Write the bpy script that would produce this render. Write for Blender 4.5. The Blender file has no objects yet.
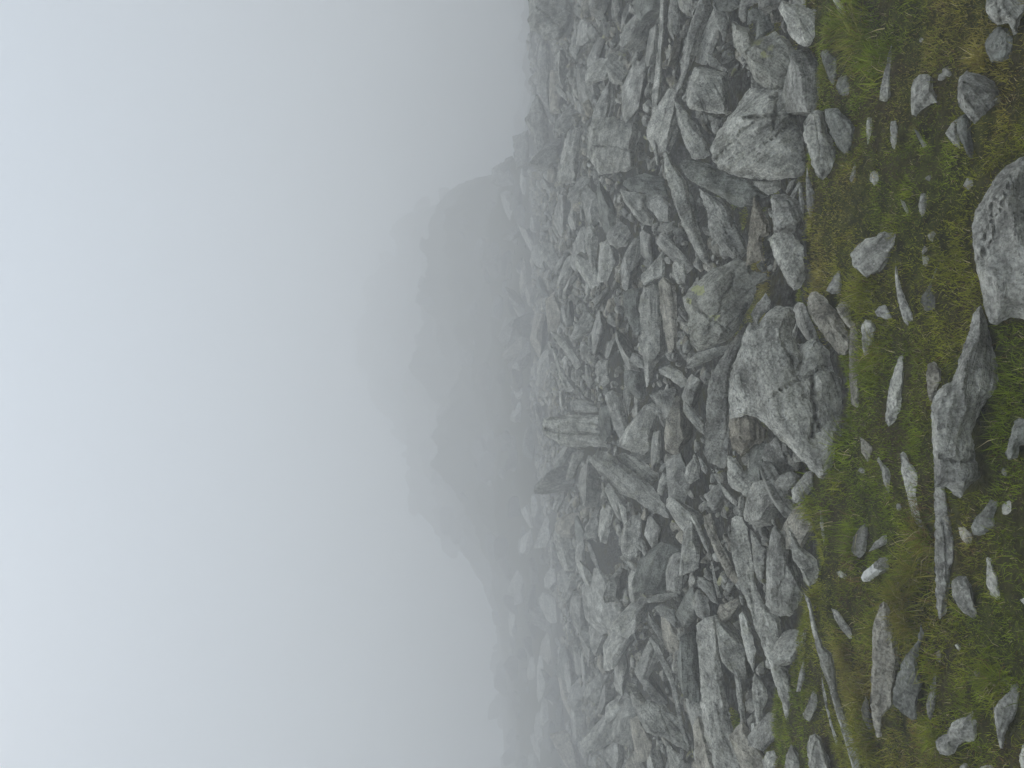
import bpy, bmesh, math, random
import numpy as np
from mathutils import Vector, Matrix
from mathutils.bvhtree import BVHTree
from mathutils.geometry import delaunay_2d_cdt

random.seed(7)
RNG = np.random.default_rng(11)
scene = bpy.context.scene
COL = scene.collection

# ------------------------------------------------------------------ camera
H = 1.6                      # eye height over the turf
F = 739.5                    # focal length in pixels of a 1024 wide frame (26 mm phone lens)
cam_d = bpy.data.cameras.new("camera")
cam_d.sensor_fit = 'HORIZONTAL'
cam_d.sensor_width = 36.0
cam_d.lens = 36.0 * F / 1024.0
cam_d.clip_start = 0.05
cam_d.clip_end = 1000
cam = bpy.data.objects.new("camera", cam_d)
COL.objects.link(cam)
# the photographer held the phone turned a quarter turn: the sky is at the picture's left
cam.matrix_world = Matrix(((0, 1, 0, 0), (0, 0, -1, 0), (-1, 0, 0, H), (0, 0, 0, 1)))
scene.camera = cam

# ------------------------------------------------------------------ sky, sun, exposure
SUN_EL, SUN_AZ = math.radians(52), math.radians(-35)
world = bpy.data.worlds.new("World")
scene.world = world
world.use_nodes = True
wn = world.node_tree
wn.nodes.clear()
w_out = wn.nodes.new("ShaderNodeOutputWorld")
w_bg = wn.nodes.new("ShaderNodeBackground")
w_sky = wn.nodes.new("ShaderNodeTexSky")
w_sky.sky_type = 'NISHITA'
w_sky.sun_disc = False
w_sky.sun_elevation = SUN_EL
w_sky.sun_rotation = SUN_AZ
w_sky.air_density = 1.0
w_sky.dust_density = 4.0
w_mix = wn.nodes.new("ShaderNodeMix")
w_mix.data_type = 'RGBA'
w_mix.inputs[0].default_value = 0.86          # cloud deck over the blue
w_tc = wn.nodes.new("ShaderNodeTexCoord")
w_sep = wn.nodes.new("ShaderNodeSeparateXYZ")
w_mr = wn.nodes.new("ShaderNodeMapRange")       # overcast: the cloud is brighter overhead than low down
w_mr.inputs[1].default_value = 0.0; w_mr.inputs[2].default_value = 1.0
w_mr.inputs[3].default_value = 0.50; w_mr.inputs[4].default_value = 1.42
w_cl = wn.nodes.new("ShaderNodeMix"); w_cl.data_type = 'RGBA'; w_cl.blend_type = 'MULTIPLY'
w_cl.inputs[0].default_value = 1.0
w_cl.inputs[6].default_value = (6.1, 6.95, 7.95, 1)
wn.links.new(w_tc.outputs['Generated'], w_sep.inputs[0]); wn.links.new(w_sep.outputs[2], w_mr.inputs[0])
wn.links.new(w_mr.outputs[0], w_cl.inputs[7]); wn.links.new(w_cl.outputs[2], w_mix.inputs[7])
wn.links.new(w_sky.outputs[0], w_mix.inputs[6])
wn.links.new(w_mix.outputs[2], w_bg.inputs[0])
w_bg.inputs[1].default_value = 0.10
wn.links.new(w_bg.outputs[0], w_out.inputs[0])

sun_d = bpy.data.lights.new("sun", 'SUN')
sun_d.energy = 1.0
sun_d.angle = math.radians(38)
sun_d.color = (1.0, 0.97, 0.92)
sun = bpy.data.objects.new("sun", sun_d)
COL.objects.link(sun)
sd = Vector((math.sin(SUN_AZ) * math.cos(SUN_EL), math.cos(SUN_AZ) * math.cos(SUN_EL), math.sin(SUN_EL)))
sun.rotation_euler = sd.to_track_quat('Z', 'Y').to_euler()
sun.location = (0, 0, 30)

FOG = 0.0225
scene.view_settings.view_transform = 'Standard'
scene.view_settings.look = 'None'
scene.view_settings.exposure = 0.52
scene.view_settings.gamma = 1.0
scene.view_settings.use_curve_mapping = False
cy = scene.cycles
cy.max_bounces = 8
cy.diffuse_bounces = 3
cy.volume_bounces = 5
cy.transmission_bounces = 3
cy.use_denoising = True
cy.denoising_input_passes = 'RGB_ALBEDO_NORMAL'
cy.denoising_prefilter = 'ACCURATE'
cy.use_adaptive_sampling = True
cy.adaptive_threshold = 0.012

# ------------------------------------------------------------------ numpy noise
def _hash(ix, iy, iz):
    h = (ix.astype(np.int64) * 374761393 + iy.astype(np.int64) * 668265263 + iz.astype(np.int64) * 1274126177) & 0xFFFFFFFF
    h = ((h ^ (h >> 13)) * 1274126177) & 0xFFFFFFFF
    h = (h ^ (h >> 16)) & 0xFFFF
    return h / 65535.0

def vnoise(x, y, z):
    ix, iy, iz = np.floor(x), np.floor(y), np.floor(z)
    fx, fy, fz = x - ix, y - iy, z - iz
    fx, fy, fz = fx*fx*(3-2*fx), fy*fy*(3-2*fy), fz*fz*(3-2*fz)
    r = 0
    for a in (0, 1):
        wx = fx if a else 1 - fx
        for b in (0, 1):
            wy = fy if b else 1 - fy
            for c in (0, 1):
                wz = fz if c else 1 - fz
                r = r + wx * wy * wz * _hash(ix + a, iy + b, iz + c)
    return r * 2 - 1

def fbm(x, y, z, octs=4, gain=0.5):
    r, a, f = 0, 1.0, 1.0
    for i in range(octs):
        r = r + a * vnoise(x * f + 17.3 * i, y * f + 5.1 * i, z * f - 9.7 * i)
        a *= gain
        f *= 2.03
    return r

def sstep(a, b, x):
    t = np.clip((x - a) / (b - a), 0, 1)
    return t * t * (3 - 2 * t)

# ------------------------------------------------------------------ the lie of the land (camera frame: X right, Y ahead)
B_Y = np.array([-300, 0, 2, 4.2, 7, 12, 20, 30, 40])
B_Z = np.array([-1.6, -1.6, -1.6, -1.6, -1.58, -1.49, -1.44, -1.42, -1.38])
# bearing of the skyline (X/Y) and how high it stands there (Z/Y), and how far off
S_PY = np.array([1270, 960, 800, 759, 720, 687, 660, 649, 630, 612, 604, 596, 582, 560, 539, 515, 496, 470, 448, 425, 400, 365, 330, 300, 283, 262, 240, 225, 211, 203, 192, 186, 170, 150, 120, 60, 0, -130, -500.])
S_PX = np.array([514, 511, 507, 505, 502, 499, 498, 497, 496, 494, 490, 489, 484, 466, 450, 428, 421, 417, 409, 392, 380, 366, 362, 368, 374, 388, 399, 403, 414, 436, 452, 472, 501, 522, 538, 534, 530, 522, 524.])
S_YY = np.array([88., 88, 88, 88, 88, 88, 88, 88, 88, 88, 88, 88, 90, 94, 97, 102, 104, 108, 114, 122, 130, 134, 135, 134, 132, 128, 120, 114, 106, 100, 92, 80, 50, 37, 34, 33, 33, 33, 33])
S_A = (384 - S_PY) / F
S_Z = (512 - S_PX) / F
S_Y = S_YY * 1.28
S_P = np.interp(S_PY, [0, 150, 210, 300, 500, 600, 800], [1.2, 1.3, 1.6, 1.7, 1.7, 1.7, 1.7])

KNOLLS = [(-7.0, 90., 4.4, 4.6), (15.0, 92., 3.4, 7.5), (4.0, 104., 3.2, 7.0), (-27., 90., .9, 6.5)]
def land(X, Y):
    X = np.asarray(X, float); Y = np.asarray(Y, float)
    r = np.sqrt(X*X + Y*Y)
    ang = np.arctan2(X, Y)
    a = np.tan(np.clip(ang, -.85, .85))
    Ye = np.where(np.abs(ang) < .85, Y, r * .66)
    base = np.interp(Ye, B_Y, B_Z)
    yc = np.interp(a, S_A, S_Y)
    zc = np.interp(a, S_A, S_Z) * yc
    t = np.clip((Ye - 40) / np.maximum(yc - 40, .5), 0, 1)
    up = -1.38 + (zc + 1.38) * (t ** np.interp(a, S_A, S_P))
    z = np.where(Ye <= 40, base, up)
    over = np.clip(Ye - yc, 0, None)
    z = z - np.where(over > 0, .12 * over + .02 * np.minimum(over, 12) ** 1.4, 0)
    z = np.maximum(z, -3.6)
    z = z - .11 * np.clip(-X - 1.5, 0, 14) * sstep(5, 10, Ye) * (1 - sstep(45, 75, Ye))      # the field falls away to one side
    for kx, ky, kh, kr in KNOLLS:                                                         # nearer crags standing out of the mist
        q = np.exp(-((X - kx) ** 2 + (Y - ky) ** 2) / (kr * kr))
        z = z + kh * q ** .7 * (1 + .30 * fbm(X * .5, Y * .3, X * 0 + 1.7, 4))
    rough = sstep(4.2, 7.5, Ye)
    z = z + (.05 * vnoise(X * 1.1, Y * 1.1, X * 0 + 3.3) + .03 * vnoise(X * 2.7, Y * 2.7, X * 0 + 8.3)) * (1 - rough) * sstep(1.2, 2.4, r)
    z = z + .016 * (1 - rough) * sstep(1.2, 2.4, r) * fbm(X * 6, Y * 6, X * 0 + 2, 2)
    z = z + .07 * rough * (1 - sstep(34, 44, Ye)) * fbm(X * .9, Y * .9, X * 0, 3)
    z = z + (.18 * sstep(34, 46, Ye) + (2.1 * sstep(56, 100, Ye) * sstep(-.34, -.20, a))) * fbm(X * .16, Y * .2, X * 0 + 4, 5)
    return z

def ray(px, py):
    return (384.0 - py) / F, (512.0 - px) / F        # X, Z per metre ahead

def hit(px, py, y0=1.5, y1=160.0):
    """distance ahead (Y) at which the line of sight through a point meets the land"""
    rx, rz = ray(px, py)
    ys = np.concatenate([np.arange(y0, 8, .02), np.arange(8, y1, .1)])
    d = rz * ys - land(rx * ys, ys)
    k = np.nonzero(d < 0)[0]
    return float(ys[k[0]]) if len(k) else None

def proj(x, y, z):
    """x, y, z in the camera frame -> pixel"""
    return 512 - F * z / y, 384 - F * x / y

# ------------------------------------------------------------------ materials
def new_mat(name):
    m = bpy.data.materials.new(name)
    m.use_nodes = True
    nt = m.node_tree
    nt.nodes.clear()
    out = nt.nodes.new("ShaderNodeOutputMaterial")
    return m, nt, out

class NT:
    def __init__(s, nt): s.nt = nt
    def n(s, t, **kw):
        nd = s.nt.nodes.new(t)
        for k, v in kw.items():
            if k.startswith('i_'):
                key = k[2:]
                nd.inputs[int(key) if key.isdigit() else key].default_value = v
            else: setattr(nd, k, v)
        return nd
    def l(s, a, b): s.nt.links.new(a, b)
    def noise(s, vec, scale, detail=4, rough=.55, dist=0.0):
        nd = s.n("ShaderNodeTexNoise"); nd.inputs['Scale'].default_value = scale
        nd.inputs['Detail'].default_value = detail; nd.inputs['Roughness'].default_value = rough
        nd.inputs['Distortion'].default_value = dist
        s.l(vec, nd.inputs['Vector']); return nd.outputs['Fac']
    def ramp(s, fac, stops):
        nd = s.n("ShaderNodeValToRGB"); e = nd.color_ramp.elements
        while len(e) < len(stops): e.new(.5)
        for el, (p, c) in zip(e, stops):
            el.position = p; el.color = c if len(c) == 4 else (*c, 1)
        s.l(fac, nd.inputs[0]); return nd.outputs[0]
    def mix(s, fac, a, b, mode='MIX'):
        nd = s.n("ShaderNodeMix", data_type='RGBA', blend_type=mode)
        for sock, v in ((nd.inputs[0], fac), (nd.inputs[6], a), (nd.inputs[7], b)):
            if hasattr(v, 'is_linked'): s.l(v, sock)
            elif isinstance(v, (int, float)): sock.default_value = v
            else: sock.default_value = (*v, 1) if len(v) == 3 else v
        return nd.outputs[2]
    def math(s, op, a, b=0.0, clamp=False):
        nd = s.n("ShaderNodeMath", operation=op, use_clamp=clamp)
        for sock, v in ((nd.inputs[0], a), (nd.inputs[1], b)):
            if hasattr(v, 'is_linked'): s.l(v, sock)
            else: sock.default_value = v
        return nd.outputs[0]

G3 = lambda v: (v, v, v)

def rock_material(name, per_stone):
    m, nt, out = new_mat(name)
    k = NT(nt)
    bs = k.n("ShaderNodeBsdfPrincipled"); bs.inputs['Roughness'].default_value = .88
    bs.inputs['Specular IOR Level'].default_value = .12
    k.l(bs.outputs[0], out.inputs[0])
    tc = k.n("ShaderNodeTexCoord").outputs['Object']
    info = k.n("ShaderNodeObjectInfo")
    mp = k.n("ShaderNodeMapping"); k.l(tc, mp.inputs[0])
    if not per_stone:
        cmb = k.n("ShaderNodeCombineXYZ")
        k.l(k.math('MULTIPLY', info.outputs['Random'], 57.0), cmb.inputs[0])
        k.l(k.math('MULTIPLY', info.outputs['Random'], 23.0), cmb.inputs[2])
        k.l(cmb.outputs[0], mp.inputs['Location'])
    v = mp.outputs[0]
    # layers of the schist: fine across the local z axis
    st = k.n("ShaderNodeMapping"); st.inputs['Scale'].default_value = (2.2, 5.0, 26.0); k.l(v, st.inputs[0])
    layers = k.noise(st.outputs[0], 1.0, 5, .62, .6)
    big = k.noise(v, 2.6, 5, .6, .3)
    mid = k.noise(v, 9.0, 6, .70, .2)
    fine = k.noise(v, 34.0, 5, .72)
    grain = k.noise(v, 75.0, 3, .7)
    c = k.ramp(big, [(.30, (.215, .211, .186)), (.52, (.310, .306, .272)), (.72, (.41, .405, .365))])
    c = k.mix(.62, c, k.ramp(layers, [(.34, G3(.24)), (.47, G3(.52)), (.64, G3(.76))]), 'OVERLAY')
    c = k.mix(.75, c, k.ramp(mid, [(.34, G3(.18)), (.5, G3(.5)), (.66, G3(.80))]), 'OVERLAY')
    c = k.mix(.42, c, k.ramp(grain, [(.36, G3(.06)), (.64, G3(.94))]), 'OVERLAY')
    glint = k.ramp(k.noise(v, 62.0, 2, .6), [(.67, G3(0)), (.71, G3(.6))])
    c = k.mix(glint, c, (.62, .62, .57))
    # crusts of pale grey lichen and near-black lichen
    pale_m = k.math('MULTIPLY', k.ramp(fine, [(.53, G3(0)), (.575, G3(1))]), k.ramp(mid, [(.40, G3(0)), (.58, G3(1))]))
    c = k.mix(k.math('MULTIPLY', pale_m, .55), c, (.58, .58, .53))
    fine2 = k.noise(v, 24.0, 5, .66, .8)
    dark_m = k.ramp(fine2, [(.38, G3(1)), (.42, G3(0))])
    c = k.mix(k.math('MULTIPLY', dark_m, .50), c, (.055, .054, .048))
    # yellow-green map lichen where the thing has it (alpha of its colour)
    vo = k.n("ShaderNodeTexVoronoi"); vo.inputs['Scale'].default_value = 6.5
    wob = k.n("ShaderNodeMapping"); k.l(v, wob.inputs[0])
    nadd = k.n("ShaderNodeMix", data_type='RGBA', blend_type='ADD'); nadd.inputs[0].default_value = .10
    nz = k.n("ShaderNodeTexNoise"); nz.inputs['Scale'].default_value = 18; k.l(v, nz.inputs[0])
    k.l(v, nadd.inputs[6]); k.l(nz.outputs['Color'], nadd.inputs[7])
    k.l(nadd.outputs[2], vo.inputs['Vector'])
    blob = k.ramp(vo.outputs['Distance'], [(.22, G3(1)), (.30, G3(0))])
    blob = k.math('MULTIPLY', blob, k.ramp(k.noise(v, 3.1, 2), [(.50, G3(0)), (.58, G3(1))]))
    blob = k.math('MULTIPLY', blob, k.ramp(fine, [(.36, G3(.1)), (.5, G3(1))]))
    c = k.mix(k.math('MULTIPLY', blob, k.math('MULTIPLY', info.outputs['Alpha'], .8)), c, (.40, .40, .19))
    # thin brown-green algae film in broad patches
    film = k.ramp(k.noise(v, 4.2, 4, .6, .4), [(.55, G3(0)), (.78, G3(.30))])
    c = k.mix(film, c, (.155, .150, .100))
    if per_stone:
        at = k.n("ShaderNodeAttribute", attribute_name="tint")
        c = k.mix(1.0, c, at.outputs['Color'], 'MULTIPLY')
    else:
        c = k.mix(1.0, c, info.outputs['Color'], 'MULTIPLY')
    k.l(c, bs.inputs['Base Color'])
    h = k.math('ADD', k.math('MULTIPLY', layers, .70), k.math('ADD', k.math('MULTIPLY', mid, .7), k.math('MULTIPLY', fine, .35)))
    h = k.math('ADD', h, k.math('MULTIPLY', grain, .18))
    bp = k.n("ShaderNodeBump"); bp.inputs['Strength'].default_value = 1.0; bp.inputs['Distance'].default_value = .055
    k.l(h, bp.inputs['Height']); k.l(bp.outputs[0], bs.inputs['Normal'])
    return m

M_ROCK = rock_material("schist", False)
M_RUBBLE = rock_material("schist_rubble", True)

def quartz_material():
    m, nt, out = new_mat("quartz_vein")
    k = NT(nt)
    bs = k.n("ShaderNodeBsdfPrincipled"); bs.inputs['Roughness'].default_value = .6
    k.l(bs.outputs[0], out.inputs[0])
    v = k.n("ShaderNodeTexCoord").outputs['Object']
    n1 = k.noise(v, 30, 6, .7)
    c = k.ramp(n1, [(.33, (.10, .10, .09)), (.42, (.50, .50, .46)), (.7, (.72, .72, .68))])
    k.l(c, bs.inputs['Base Color'])
    bp = k.n("ShaderNodeBump"); bp.inputs['Strength'].default_value = .6; bp.inputs['Distance'].default_value = .01
    k.l(n1, bp.inputs['Height']); k.l(bp.outputs[0], bs.inputs['Normal'])
    return m
M_QUARTZ = quartz_material()

def lichen_material():
    m, nt, out = new_mat("map_lichen")
    k = NT(nt)
    bs = k.n("ShaderNodeBsdfPrincipled"); bs.inputs['Roughness'].default_value = .9
    bs.inputs['Specular IOR Level'].default_value = .1
    k.l(bs.outputs[0], out.inputs[0])
    v = k.n("ShaderNodeTexCoord").outputs['Object']
    n1 = k.noise(v, 26, 6, .75)
    c = k.ramp(n1, [(.36, (.16, .16, .13)), (.46, (.34, .35, .19)), (.66, (.46, .47, .25))])
    k.l(c, bs.inputs['Base Color'])
    bp = k.n("ShaderNodeBump"); bp.inputs['Strength'].default_value = .7; bp.inputs['Distance'].default_value = .02
    k.l(n1, bp.inputs['Height']); k.l(bp.outputs[0], bs.inputs['Normal'])
    return m
M_LICHEN = lichen_material()

def ground_material():
    m, nt, out = new_mat("peat_and_moss")
    k = NT(nt)
    bs = k.n("ShaderNodeBsdfPrincipled"); bs.inputs['Roughness'].default_value = .95
    bs.inputs['Specular IOR Level'].default_value = .0
    k.l(bs.outputs[0], out.inputs[0])
    v = k.n("ShaderNodeTexCoord").outputs['Object']
    a = k.noise(v, 2.2, 5, .6)
    b = k.noise(v, 14, 6, .7)
    d = k.noise(v, 60, 4, .7)
    c = k.ramp(b, [(.33, (.022, .020, .010)), (.5, (.058, .062, .020)), (.66, (.115, .120, .036))])
    c = k.mix(k.ramp(a, [(.45, G3(0)), (.6, G3(.8))]), c, k.ramp(d, [(.35, (.030, .024, .014)), (.65, (.120, .092, .050))]))
    grit = k.ramp(k.noise(v, 22, 6, .75), [(.36, (.020, .020, .017)), (.5, (.070, .068, .058)), (.62, (.17, .168, .155))])
    mossy = k.ramp(k.noise(v, 5, 4, .65), [(.50, G3(0)), (.62, G3(.75))])
    grit = k.mix(mossy, grit, k.ramp(d, [(.35, (.040, .036, .014)), (.65, (.120, .108, .042))]))
    at = k.n("ShaderNodeAttribute", attribute_name="stony")
    c = k.mix(at.outputs['Fac'], c, grit)
    k.l(c, bs.inputs['Base Color'])
    bp = k.n("ShaderNodeBump"); bp.inputs['Strength'].default_value = 1.0; bp.inputs['Distance'].default_value = .06
    k.l(k.math('ADD', b, k.math('MULTIPLY', d, .5)), bp.inputs['Height']); k.l(bp.outputs[0], bs.inputs['Normal'])
    return m
M_GROUND = ground_material()

def grass_material():
    m, nt, out = new_mat("grass_blades")
    k = NT(nt)
    at = k.n("ShaderNodeAttribute", attribute_name="tint")
    bs = k.n("ShaderNodeBsdfPrincipled"); bs.inputs['Roughness'].default_value = .7
    bs.inputs['Specular IOR Level'].default_value = .04
    tr = k.n("ShaderNodeBsdfTranslucent")
    mx = k.n("ShaderNodeMixShader"); mx.inputs[0].default_value = .3
    k.l(at.outputs['Color'], bs.inputs['Base Color']); k.l(at.outputs['Color'], tr.inputs['Color'])
    k.l(bs.outputs[0], mx.inputs[1]); k.l(tr.outputs[0], mx.inputs[2]); k.l(mx.outputs[0], out.inputs[0])
    return m
M_GRASS = grass_material()

# ------------------------------------------------------------------ mesh helpers
def mesh_np(name, verts, faces, mat, smooth=True):
    """verts (n,3), faces (m,3) triangles"""
    me = bpy.data.meshes.new(name)
    verts = np.asarray(verts, np.float32); faces = np.asarray(faces, np.int32)
    me.vertices.add(len(verts)); me.vertices.foreach_set("co", verts.ravel())
    me.loops.add(faces.size); me.loops.foreach_set("vertex_index", faces.ravel())
    me.polygons.add(len(faces))
    me.polygons.foreach_set("loop_start", np.arange(0, faces.size, 3, dtype=np.int32))
    me.polygons.foreach_set("loop_total", np.full(len(faces), 3, np.int32))
    if smooth: me.polygons.foreach_set("use_smooth", np.ones(len(faces), bool))
    me.update(calc_edges=True)
    me.validate()
    if mat is not None: me.materials.append(mat)
    return me

def link(name, me, kind=None, label=None, cat=None, group=None):
    o = bpy.data.objects.new(name, me)
    COL.objects.link(o)
    if kind: o["kind"] = kind
    if label: o["label"] = label
    if cat: o["category"] = cat
    if group: o["group"] = group
    return o

TURF_PY = [-200, 0, 40, 100, 170, 200, 260, 300, 340, 390, 440, 470, 490, 520, 560, 600, 650, 700, 768, 960]
TURF_PX = [800, 806, 812, 815, 808, 806, 800, 796, 836, 850, 842, 815, 790, 803, 826, 806, 792, 775, 765, 760]
def turf_edge(py): return np.interp(py, TURF_PY, TURF_PX)

def FLD(X, Y):
    """0 on the turf, 1 where the boulder field begins"""
    Ys = np.maximum(Y, .5)
    px, py = proj(X, Ys, np.full(np.shape(X), -1.6))
    return np.where(Y < 1.0, 0.0, sstep(6, -22, px - turf_edge(py)))

# ------------------------------------------------------------------ the ground: one sheet
# dark hollows left open between the blocks: where (seen point) and how wide in metres
HOLLOWS = [(772, 300, .42), (682, 160, .6), (656, 140, .7), (735, 92, .35), (735, 705, .5), (725, 680, .45), (600, 572, 1.3), (596, 545, 1.2), (612, 560, 1.1), (740, 220, .3), (722, 545, .3), (786, 628, .25), (632, 340, .9), (646, 100, .6), (660, 60, .6)]
def pits(X, Y):
    d = np.zeros(np.shape(X))
    for px, py, r in HOLLOWS:
        D = hit(px, py)
        if D is None: continue
        rx, _ = ray(px, py)
        d = np.maximum(d, .75 * r * np.exp(-((X - rx * D) ** 2 + (Y - D) ** 2) / (r * r * .7)))
    return d

def build_ground():
    rs = np.concatenate([[0.0], np.arange(.5, 2, .25), np.arange(2, 9, .05), np.arange(9, 44, .2), np.arange(44, 182, 1.0), np.geomspace(182, 220, 8)])
    fine = np.linspace(-.72, .72, 361)
    coarse = np.linspace(.72, 2 * math.pi - .72, 60)[1:-1]
    th = np.concatenate([fine, coarse])
    R, T = np.meshgrid(rs[1:], th, indexing='ij')
    X, Y = R * np.sin(T), R * np.cos(T)
    Z = land(X, Y) + H - pits(X, Y) - .20 * FLD(X, Y) * (1 - sstep(34, 44, np.hypot(X, Y)))
    n, k = X.shape
    V = np.concatenate([[[0, 0, float(land(np.array([0.]), np.array([0.]))[0]) + H]], np.stack([X, Y, Z], -1).reshape(-1, 3)])
    idx = 1 + np.arange(n * k).reshape(n, k)
    j2 = np.roll(np.arange(k), -1)
    a, b, c, d = idx[:-1], idx[1:], idx[1:][:, j2], idx[:-1][:, j2]
    f = np.concatenate([np.stack([a, c, b], -1).reshape(-1, 3), np.stack([a, d, c], -1).reshape(-1, 3),
                        np.stack([np.zeros(k, int), idx[0][j2], idx[0]], -1)])
    me = mesh_np("ground", V, f, M_GROUND)
    fl = np.concatenate([[0.0], (FLD(X, Y) * (1 - .85 * sstep(40, 60, Y))).ravel()])
    at = me.color_attributes.new("stony", 'FLOAT_COLOR', 'POINT')
    at.data.foreach_set("color", np.repeat(fl, 4).astype(np.float32))
    link("ground", me, kind="structure")
build_ground()
# ------------------------------------------------------------------ rocks with a drawn outline
MASK = np.zeros((1500, 1200), bool)          # [py+200, px+100]: what the drawn rocks already cover
GY, GX = np.mgrid[0:1500, 0:1200]
GPX, GPY = GX - 100 + .5, GY - 200 + .5

def inside(P, x, y):
    r = np.zeros(np.shape(x), bool)
    n = len(P)
    for i in range(n):
        x0, y0 = P[i]; x1, y1 = P[(i + 1) % n]
        if y0 == y1: continue
        c = (y0 > y) != (y1 > y)
        r ^= c & (x < (x1 - x0) * (y - y0) / (y1 - y0) + x0)
    return r

def segdist(x, y, a, b):
    dx, dy = b[0] - a[0], b[1] - a[1]
    L = dx * dx + dy * dy + 1e-9
    t = np.clip(((x - a[0]) * dx + (y - a[1]) * dy) / L, 0, 1)
    return np.hypot(x - a[0] - t * dx, y - a[1] - t * dy)

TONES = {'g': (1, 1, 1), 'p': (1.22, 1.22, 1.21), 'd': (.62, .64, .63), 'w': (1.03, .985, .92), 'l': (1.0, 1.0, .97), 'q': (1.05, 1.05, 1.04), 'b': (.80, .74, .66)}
for _px, _py, _w, _h in ((772, 300, 30, 58), (682, 158, 24, 60), (735, 92, 16, 30), (732, 700, 24, 70), (602, 556, 30, 40), (740, 222, 14, 24), (786, 628, 14, 26)):
    MASK[((GPX - _px) / (_w * .5)) ** 2 + ((GPY - _py) / (_h * .5)) ** 2 < 1] = True      # open hollows stay open
TURFMASK = np.zeros_like(MASK)
ROCKS = []          # dicts of every single rock

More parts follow.
